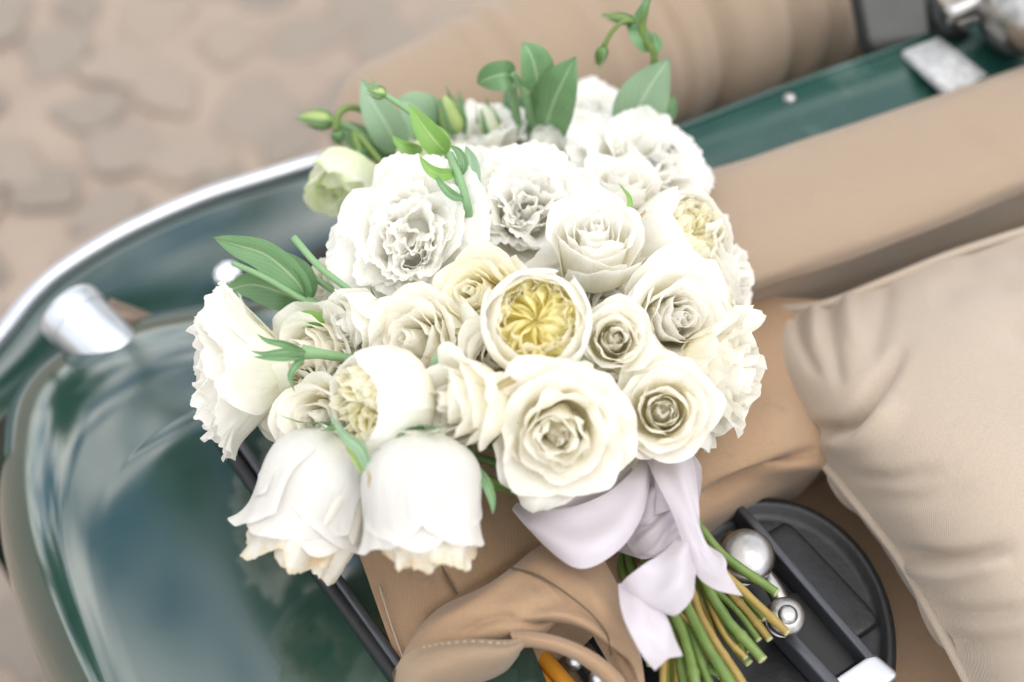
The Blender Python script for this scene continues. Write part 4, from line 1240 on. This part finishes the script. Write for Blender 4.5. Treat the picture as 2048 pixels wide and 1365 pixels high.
def leaf(pts, hw, mat='leaf', tilt=0.0, fold=0.25, curl=0.0, label=None, name='leaf', nw=9, shape=0.62, ret=False):
    Pc = cr(onl(pts), 22)
    T = np.gradient(Pc, axis=0); T /= np.linalg.norm(T, axis=1, keepdims=True)
    w0 = hw * pxs(*pts[len(pts) // 2])
    v = np.linspace(0, 1, 22)
    prof = (v + 0.012) ** shape * (1 - v) ** 1.0
    prof = prof / prof.max()
    u = np.linspace(-1, 1, nw)
    G = np.zeros((22, nw, 3))
    wv = waves(int(abs(pts[0][0] * 7 + pts[0][1])), 4, .8, 2)
    for i in range(22):
        view = -Fv
        sd_ = np.cross(T[i], view); sd_ /= np.linalg.norm(sd_) + 1e-9
        nn = np.cross(sd_, T[i])
        a = math.radians(tilt)
        s2 = sd_ * math.cos(a) + nn * math.sin(a); n2 = nn * math.cos(a) - sd_ * math.sin(a)
        for j in range(nw):
            x = u[j] * w0 * prof[i]
            up = fold * abs(x) + curl * w0 * (u[j] ** 2) * prof[i] + 0.05 * w0 * float(wv(u[j], v[i]))
            G[i, j] = Pc[i] + s2 * x + n2 * up
    mb = MB(); mb.grid(G)
    return bpart(mb, name, mat, label)

def stem(pts, rad, mat='stem_pale', name='stem', label=None, n=26, k=9):
    mb = MB(); mb.tube(onl(pts), rad, k, n)
    return bpart(mb, name, mat, label)

# upper right pair of big leaves
leaf([(1082, 292, .85), (1100, 225, .90), (1125, 165, .935), (1152, 113, .955)], 52, 'leaf', 12, .18, label='broad green leaf standing at the back centre')
leaf([(1262, 266, .86), (1278, 215, .90), (1305, 165, .925), (1340, 116, .945)], 54, 'leaf_pale', -10, .15, label='broad pale green leaf at the back right')
leaf([(1272, 268, .855), (1310, 250, .875), (1338, 225, .89), (1350, 190, .90)], 26, 'leaf', 25, .3, label='narrow leaf behind the broad pale leaf')
leaf([(1030, 150, .935), (1003, 150, .94), (975, 158, .935), (954, 168, .925)], 30, 'leaf', 20, .3, label='small folded leaf at the top of the upright sprig')
leaf([(1074, 178, .92), (1072, 145, .94), (1062, 110, .955), (1046, 86, .96)], 38, 'leaf', -15, .25, label='round leaf at the top of the upright sprig')
leaf([(1045, 300, .845), (1040, 250, .87), (1025, 205, .885), (1012, 170, .89)], 26, 'leaf_dark', 10, .2)
leaf([(1085, 296, .85), (1110, 300, .86), (1130, 318, .86)], 16, 'leaf_dark', 0, .2)
stem([(1042, 305, .85), (1034, 240, .885), (1024, 172, .925)], [.0038, .0032], 'stem_pale')
stem([(1075, 300, .85), (1062, 235, .89), (1046, 180, .925), (1024, 146, .94)], [.0036, .0026], 'stem_pale')
stem([(1068, 300, .85), (1075, 250, .88), (1074, 178, .92)], [.0028, .002], 'stem_pale')
# tall bud sprig leaving the frame at the top
stem([(1262, 270, .86), (1300, 150, .925), (1308, 110, .945), (1285, 62, .965), (1290, 20, .98), (1302, -40, .995)], [.003, .0026, .003, .0028, .003], 'stem', n=40)
leaf([(1300, 100, .948), (1285, 78, .96), (1268, 55, .965), (1252, 45, .965)], 20, 'leaf', 15, .35)
leaf([(1310, 108, .945), (1312, 85, .95), (1305, 65, .955)], 13, 'leaf', -20, .35)
leaf([(1283, 60, .965), (1275, 45, .97), (1292, 10, .985), (1300, -25, .99)], 12, 'leaf', 35, .4)
stem([(1280, 45, .968), (1250, 42, .972), (1225, 62, .965), (1208, 92, .955)], [.0018, .0016, .002], 'stem')
def bud(a, b, r, mat='bud', nsep=4, label=None):
    """closed bud from its stalk end a to its tip b, with clasping sepals"""
    A_, B_ = on(*a), on(*b)
    mb = MB()
    prof = [(0.12, 0), (0.55, .06), (0.92, .2), (1.0, .36), (.88, .55), (.6, .75), (.28, .92), (0.05, 1.0)]
    L_ = np.linalg.norm(B_ - A_); rr_ = r * pxs(*a)
    mb.lathe([(0, 0)] + [(p * rr_, h * L_) for p, h in prof], A_, B_ - A_, 14)
    o = bpart(mb, 'bud', mat, label)
    axis = (B_ - A_) / L_
    ref = np.cross(axis, -Fv); ref /= np.linalg.norm(ref); r2 = np.cross(ref, axis)
    for k in range(nsep):
        a_ = k * 6.283 / nsep + .5
        dr = ref * math.cos(a_) + r2 * math.sin(a_); sdv = np.cross(axis, dr)
        G = []
        for t in np.linspace(0, 1, 10):
            rad = np.interp(t, [0, .15, .4, .75, 1], [.3, 1.0, 1.12, .85, .9]) * rr_
            c_ = A_ + axis * (t * L_ * 1.12) + dr * rad
            ww = rr_ * .38 * (1 - t) ** .7 * min(1, t * 5 + .3)
            G.append([c_ - sdv * ww, c_ + dr * ww * .2, c_ + sdv * ww])
        mb = MB(); mb.grid(np.array(G)); s_ = mb.build('sepal', M['leaf']); s_.parent = o
    return o
bud((1207, 92, .955), (1196, 132, .94), 12, 'stem', label='hanging bud on the tall sprig')
bud((1270, 42, .968), (1205, 30, .97), 11, 'stem', label='sideways bud on the tall sprig')
# upper left buds and leaves
bud((668, 243, .888), (598, 233, .888), 20, label='green bud pointing left at the upper left')
stem([(664, 243, .888), (705, 258, .885), (740, 285, .875), (775, 320, .85)], [.003, .0026, .003], 'stem_pale')
bud((772, 190, 0.959), (735, 178, 0.964), 13, label='small round bud with thread like sepals')
leaf([(752, 178, 0.965), (738, 172, 0.967), (722, 158, 0.970)], 4, 'leaf', 0, .1)
leaf([(756, 180, 0.965), (748, 165, 0.968), (741, 150, 0.971)], 3, 'leaf', 0, .1)
stem([(770, 190, 0.959), (812, 218, 0.954), (850, 248, 0.949), (890, 300, 0.939), (905, 335, 0.934), (928, 395, 0.924)], [.0022, .0022, .0026, .0030], 'stem_pale', n=40)
leaf([(893, 306, 0.941), (872, 285, 0.951), (845, 250, 0.959), (817, 208, 0.964)], 27, 'leaf_bright', 15, .3, label='pointed fresh green leaf in sharp focus at the upper left')
leaf([(895, 306, 0.939), (884, 275, 0.946), (862, 255, 0.949), (852, 248, 0.949)], 16, 'leaf_bright', -50, .3)
leaf([(930, 402, 0.926), (938, 365, 0.939), (940, 325, 0.946), (932, 292, 0.949)], 22, 'leaf_pale', -20, .25, label='upright pointed leaf between two ruffled lisianthus')
leaf([(930, 400, 0.926), (912, 365, 0.934), (895, 330, 0.939)], 9, 'leaf', 20, .4)
leaf([(935, 402, 0.926), (925, 360, 0.934), (905, 315, 0.939)], 8, 'leaf_bright', -20, .4)
leaf([(920, 395, 0.924), (895, 370, 0.929), (868, 345, 0.931)], 8, 'leaf', 20, .4)
leaf([(912, 345, .955), (884, 350, .966), (858, 338, .972), (838, 312, .972)], 13, 'leaf_bright', 10, .35)
leaf([(928, 398, .95), (905, 392, .96), (884, 372, .966), (868, 345, .967)], 10, 'leaf', -15, .35)
leaf([(920, 352, .955), (928, 330, .962), (918, 305, .966), (898, 290, .966)], 11, 'leaf', 20, .35)
leaf([(845, 300, .93), (822, 298, .94), (800, 288, .945), (782, 270, .945)], 12, 'leaf_bright', 10, .3)
stem([(900, 310, .958), (914, 345, .958), (930, 400, .948), (936, 430, .935)], [.0030, .0034, .0038], 'stem_pale')
leaf([(798, 305, .87), (778, 260, .893), (748, 210, .91), (722, 160, .92)], 38, 'leaf_pale', 10, .2, label='long pale leaf behind the small round bud')
leaf([(885, 300, .85), (860, 250, .88), (825, 215, .895), (790, 200, .90)], 48, 'leaf_pale', -10, .15, label='wide grey green leaf at the back left')
leaf([(790, 310, .855), (740, 290, .865), (700, 265, .87), (672, 255, .87)], 28, 'leaf', 10, .2)
leaf([(850, 320, .86), (815, 290, .87), (780, 285, .875)], 22, 'leaf', 0, .25)
stem([(760, 300, .86), (740, 235, .89), (705, 215, .90), (678, 228, .90), (672, 262, .89)], [.003, .0024, .0028], 'stem')
bud((672, 260, .89), (680, 290, .88), 12, 'leaf')
bud((915, 265, .88), (888, 192, .91), 26, label='plump yellow green bud at the back')
bud((985, 270, .87), (968, 212, .895), 22, 'lisi_green')
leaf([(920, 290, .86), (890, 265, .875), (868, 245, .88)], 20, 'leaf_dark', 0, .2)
leaf([(930, 270, .875), (925, 230, .885), (918, 178, .90)], 8, 'leaf', 0, .2)
leaf([(1010, 290, .85), (985, 265, .86), (962, 245, .865)], 22, 'leaf_bright', 0, .2)
# left group
leaf([(616, 598, .90), (585, 555, .915), (530, 510, .925), (470, 490, .93), (425, 474, .93)], 34, 'leaf', 18, .3, label='large pointed leaf reaching left over the wing')
leaf([(622, 600, .895), (612, 560, .91), (585, 525, .92), (520, 490, .925)], 22, 'leaf', -48, .3, label='upper half of the large pointed leaf')
leaf([(606, 605, .88), (560, 585, .89), (500, 570, .893), (440, 588, .89)], 36, 'leaf', 10, .2, label='dull leaf below the large pointed leaf')
stem([(775, 645, .90), (700, 582, .915), (640, 535, .925), (587, 476, .932)], [.0026, .0022, .0023, .0027], 'stem_pale', label='cut stem end sticking out to the upper left')
stem([(640, 620, .895), (590, 590, .905), (530, 555, .915), (465, 526, .92)], [.0024, .0022, .0018], 'stem_pale')
stem([(692, 600, .897), (650, 570, .903), (606, 540, .908)], [.0024, .0022], 'stem_pale')
stem([(720, 640, .885), (660, 618, .892), (612, 598, .90)], [.0026, .0026], 'stem_pale')
leaf([(660, 655, .90), (632, 645, .905), (605, 638, .905), (576, 636, .905)], 22, 'leaf_bright', 10, .2, label='small green leaf on the cream rose at the left')
# calyx of the left lisianthus
stem([(740, 722, .895), (690, 716, .91), (640, 708, .92), (604, 704, .922)], [.0032, .0030, .0032, .0050], 'stem_pale')
for q in ([(608, 706, .925), (570, 690, .935), (535, 682, .937), (514, 668, .935)], [(610, 706, .927), (570, 704, .937), (530, 708, .937), (500, 702, .935)], [(608, 710, .926), (570, 716, .935), (535, 716, .937), (504, 714, .935)], [(606, 714, .924), (590, 735, .928), (580, 755, .925), (590, 785, .918)]):
    leaf(q, 8, 'leaf', 0, .4, name='sepal', shape=.3)
# sepals and leaves between the roses
leaf([(888, 752, .925), (884, 735, .934), (884, 718, .938), (892, 706, .936)], 24, 'leaf_pale', 0, .35, label='small sea green leaf above the left facing rose')
leaf([(872, 735, .93), (862, 722, .935), (850, 712, .935)], 4, 'sepal_red', 0, .2, name='sepal')
leaf([(905, 735, .928), (925, 728, .93), (938, 724, .928)], 7, 'leaf', 0, .2, name='sepal')
leaf([(1046, 748, .948), (1020, 762, .955), (995, 775, .955), (972, 788, .952)], 9, 'sepal_red', 0, .3, label='narrow red edged sepal below the yellow hearted rose', name='sepal')
leaf([(868, 782, .935), (850, 790, .94), (838, 782, .942), (842, 768, .94)], 4, 'sepal_red', 0, .2, name='sepal')
leaf([(740, 952, .925), (722, 900, .935), (690, 872, .938), (658, 828, .935)], 14, 'leaf_pale', 10, .3, label='pale curled sepal between the drooping roses', name='sepal')
leaf([(738, 955, .92), (715, 915, .928), (690, 890, .93)], 14, 'bud', -20, .3, name='sepal')
leaf([(735, 935, .905), (790, 905, .915), (850, 862, .92), (890, 845, .915)], 20, 'leaf', 15, .25, label='green leaf above the right drooping rose')
leaf([(880, 885, .90), (905, 868, .905), (925, 860, .905)], 24, 'leaf_dark', 0, .25)
leaf([(910, 885, .90), (930, 910, .908), (945, 935, .906)], 22, 'leaf', 10, .2)
leaf([(950, 930, .912), (972, 965, .918), (984, 1000, .914), (986, 1030, .908)], 10, 'leaf', 0, .3, label='pointed sepal right of the bottom drooping rose', name='sepal')
leaf([(738, 930, .93), (739, 955, .934), (737, 978, .93)], 3, 'sepal_red', 0, .3, name='sepal')
leaf([(1248, 448, .94), (1258, 420, .948), (1258, 395, .95), (1236, 366, .948)], 6, 'leaf_bright', 0, .3, name='sepal', label='thin green sepal with a red hook')
leaf([(1256, 456, .94), (1270, 440, .946), (1284, 430, .946), (1292, 418, .944)], 4, 'sepal_red', 0, .3, name='sepal')
leaf([(1150, 745, .93), (1158, 728, .935), (1164, 715, .935)], 12, 'leaf_bright', 0, .2)
leaf([(1310, 742, .905), (1330, 735, .91), (1345, 732, .91)], 12, 'leaf_dark', 0, .2)
rl = random.Random(31)
for k in range(26):
    a_ = rl.uniform(0, 6.28); q = rl.uniform(.15, .72)
    x, y = 1010 + 520 * q * math.cos(a_), 650 + 330 * q * math.sin(a_)
    z = dome(x, y) - 0.045
    dx, dy = rl.uniform(-60, 60), rl.uniform(-60, 60)
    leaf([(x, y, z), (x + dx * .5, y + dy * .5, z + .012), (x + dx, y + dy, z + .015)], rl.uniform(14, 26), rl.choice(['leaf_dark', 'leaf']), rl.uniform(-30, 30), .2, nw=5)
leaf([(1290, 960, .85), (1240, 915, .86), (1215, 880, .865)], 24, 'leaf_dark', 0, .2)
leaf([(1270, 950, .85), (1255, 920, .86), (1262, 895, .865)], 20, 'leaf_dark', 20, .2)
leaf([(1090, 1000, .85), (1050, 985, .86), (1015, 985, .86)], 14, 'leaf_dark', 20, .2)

# hidden stem runs from every flower to the tie, then the visible stem ends
knot = on(1305, 985, .828)
kp = Vector(knot)
for i, (org, ax_, R) in enumerate(STEMS):
    a = np.array(org) - np.array(ax_) * R * .15
    b = np.array(org) - np.array(ax_) * R * .5
    k_ = np.array(knot) + np.array([random.uniform(-.010, .010), random.uniform(-.008, .008), random.uniform(-.008, .010)])
    midp = (b + k_) / 2; midp[2] = min(b[2], 0.845) - .004; b[2] = max(b[2], .815)
    mb = MB(); mb.tube([a, b, midp, k_], [.003, .0028, .003, .003], 7, 20)
    o = under(mb.build('stem', M['stem']), bq)
ends = [((1385, 1040), (1450, 1110), (1552, 1188), .0042, 'stem', .822), ((1420, 1110), (1490, 1185), (1576, 1268), .0036, 'stem_ochre', .826),
        ((1440, 1150), (1490, 1220), (1540, 1278), .0034, 'stem_ochre', .815), ((1390, 1130), (1450, 1230), (1524, 1322), .0044, 'stem', .822),
        ((1370, 1140), (1430, 1240), (1498, 1326), .0038, 'stem', .812), ((1375, 1160), (1420, 1270), (1486, 1372), .0042, 'stem_ochre', .824),
        ((1350, 1150), (1400, 1260), (1470, 1385), .0044, 'stem', .830), ((1335, 1160), (1385, 1280), (1432, 1395), .0040, 'stem', .822),
        ((1320, 1150), (1365, 1270), (1400, 1395), .0044, 'stem', .826), ((1300, 1140), (1345, 1260), (1372, 1385), .0040, 'stem', .815),
        ((1330, 1190), (1370, 1235), (1400, 1262), .0028, 'stem_ochre', .826), ((1290, 1140), (1318, 1260), (1330, 1390), .0042, 'stem', .812),
        ((1360, 1200), (1410, 1300), (1450, 1342), .0034, 'stem_ochre', .806), ((1340, 1200), (1400, 1320), (1440, 1352), .0034, 'stem', .804),
        ((1345, 1130), (1440, 1240), (1500, 1300), .0038, 'stem', .808), ((1310, 1180), (1340, 1300), (1352, 1400), .0036, 'stem', .806),
        ((1260, 1110), (1290, 1190), (1310, 1290), .0040, 'stem', .806), ((1240, 1110), (1275, 1200), (1300, 1330), .0040, 'stem', .802),
        ((1380, 1180), (1430, 1290), (1476, 1350), .0036, 'stem', .803), ((1400, 1090), (1480, 1180), (1530, 1240), .0036, 'stem', .81)]
re_ = random.Random(77)
for k in range(12):
    x = re_.uniform(1290, 1470); e = re_.uniform(0, 1)
    ends.append(((x * .55 + 1320 * .45, re_.uniform(1100, 1160)), (x * .9 + 1340 * .1 + 20, re_.uniform(1210, 1270)), (1310 + (x - 1290) * 1.25, 1400 - 150 * max(0, (x - 1400) / 70) + re_.uniform(-15, 15)), re_.uniform(.0024, .0034), re_.choice(['stem', 'stem', 'stem_ochre']), re_.uniform(.800, .818)))
for a, b, c, r, mt, z in ends:
    s0 = (1300 + (a[0] - 1330) * .25, 960 + (a[1] - 1100) * .1, z + .004)
    pts = cr(onl([s0, (a[0], a[1], z + .002), (b[0], b[1], z), (c[0], c[1], z - .003)]), 40)
    tt = np.linspace(0, 1, 40)
    rad = r * .74 * (1 + 0.05 * np.sin(tt * 23 + a[0]))
    for nd in (re_.uniform(.4, .6), re_.uniform(.72, .9)):
        rad = rad * (1 + re_.uniform(.15, .35) * np.exp(-((tt - nd) / .012) ** 2))
    pts = pts + np.stack([np.sin(tt * 9 + b[0]), np.cos(tt * 8 + b[1]), 0 * tt], axis=1) * .0006
    mb = MB(); mb.tube(pts, rad, 9)
    st = bpart(mb, 'stem', mt, 'ochre brown stem end with warm light put into its colour' if mt == 'stem_ochre' else None)
    dn_ = pts[-1] - pts[-2]; dn_ /= np.linalg.norm(dn_)
    mb = MB(); mb.lathe([(rad[-1] * 1.02, -.0006), (rad[-1] * .96, .0004), (rad[-1] * .5, .0007), (0, .0005)], pts[-1], dn_, 10)
    ce = mb.build('cut_end', M['cut_end'], st)

# ------------------------------------------------------------------ ribbon
rib = MB(); 
def strip(name, L_, R_, label=None, bow=0.0, nl=60, nw=12, notch=0.0):
    A_ = cr(onl(L_), nl); B_ = cr(onl(R_), nl)
    G = np.zeros((nl, nw, 3))
    for j in range(nw):
        t = j / (nw - 1)
        G[:, j] = A_ * (1 - t) + B_ * t
    Nn = normals(G)
    Nn = Nn * np.sign((Nn @ (-Fv)))[..., None]
    t = np.linspace(0, 1, nw)
    G = G + Nn * (bow * np.sin(math.pi * t))[None, :, None]
    sw = waves(int(L_[0][0] + R_[-1][1]), 5, .4, 2.2)
    TT, LL = np.meshgrid(t, np.linspace(0, 1, nl))
    G = G + Nn * (0.0036 * sw(TT * 1.9, LL * 1.3) * np.sin(math.pi * np.clip(LL * 1.1, 0, 1)))[..., None]
    if notch:
        # swallow tail
        d = (G[-1] - G[-8]); 
        for q in range(10):
            i = nl - 10 + q
            f = q / 9
            G[i] = G[i] - (d * notch * f)[:, :] * (1 - np.abs(2 * t - 1))[:, None]
    mb = MB(); mb.grid(G)
    return bpart(mb, name, 'satin', label)
# wrap round the stems
strip('ribbon_wrap', [(1215, 985, .832), (1245, 940, .848), (1300, 905, .862), (1370, 900, .858), (1400, 930, .838), (1405, 960, .815)],
      [(1225, 1100, .826), (1262, 1112, .84), (1300, 1120, .852), (1348, 1098, .852), (1372, 1070, .836), (1375, 1050, .812)], 'lilac satin wrapped round the stems', .002)
strip('ribbon_wrap', [(1240, 1020, .85), (1270, 985, .862), (1310, 950, .868), (1350, 930, .866)], [(1262, 1060, .848), (1300, 1050, .862), (1340, 1010, .868), (1372, 985, .862)], None, .003)
strip('ribbon_wrap', [(1250, 1075, .848), (1290, 1055, .86), (1330, 1020, .866), (1365, 990, .862)], [(1285, 1118, .846), (1312, 1110, .858), (1345, 1080, .862), (1370, 1050, .856)], None, .003)
# big loop to the left: back layer then front layer
strip('ribbon_loop', [(1275, 905, .862), (1210, 950, .862), (1130, 990, .86), (1060, 1000, .858), (1034, 1008, .858)], [(1290, 985, .856), (1230, 1030, .852), (1150, 1050, .85), (1080, 1045, .852), (1042, 1035, .856)], 'inner side of the satin bow loop', .0)
strip('ribbon_loop', [(1033, 1006, .858), (1070, 1018, .872), (1140, 1020, .88), (1210, 992, .882), (1262, 945, .878), (1280, 915, .870)],
      [(1040, 1034, .856), (1085, 1090, .868), (1160, 1137, .876), (1238, 1100, .88), (1285, 1030, .878), (1304, 940, .870)], 'front of the satin bow loop curling left', .004)
strip('ribbon_loop', [(1285, 915, .872), (1300, 945, .876), (1312, 985, .874), (1310, 1030, .868)], [(1330, 905, .872), (1345, 940, .876), (1352, 980, .874), (1340, 1020, .868)], None, .003)
# right tail
strip('ribbon_tail', [(1285, 905, .874), (1310, 960, .882), (1345, 1030, .886), (1368, 1095, .884), (1392, 1150, .876), (1432, 1180, .866), (1486, 1193, .856)],
      [(1372, 872, .872), (1388, 930, .880), (1396, 990, .884), (1401, 1040, .884), (1412, 1078, .88), (1428, 1097, .874), (1442, 1107, .868)], 'satin ribbon tail hanging to the right', .004, notch=.9)
# lower tail with a fold
strip('ribbon_tail', [(1368, 1060, .878), (1340, 1090, .884), (1295, 1125, .884), (1255, 1155, .876), (1238, 1172, .866)], [(1388, 1100, .874), (1392, 1150, .880), (1385, 1195, .880), (1350, 1232, .872), (1318, 1222, .862)], 'upper part of the folded satin tail', .005)
strip('ribbon_tail', [(1236, 1168, .866), (1242, 1210, .872), (1255, 1262, .872), (1280, 1308, .866), (1310, 1342, .858)], [(1310, 1190, .862), (1325, 1215, .868), (1340, 1250, .868), (1352, 1280, .864), (1366, 1312, .858)], 'lower end of the folded satin tail with a notch', .004, notch=.8)
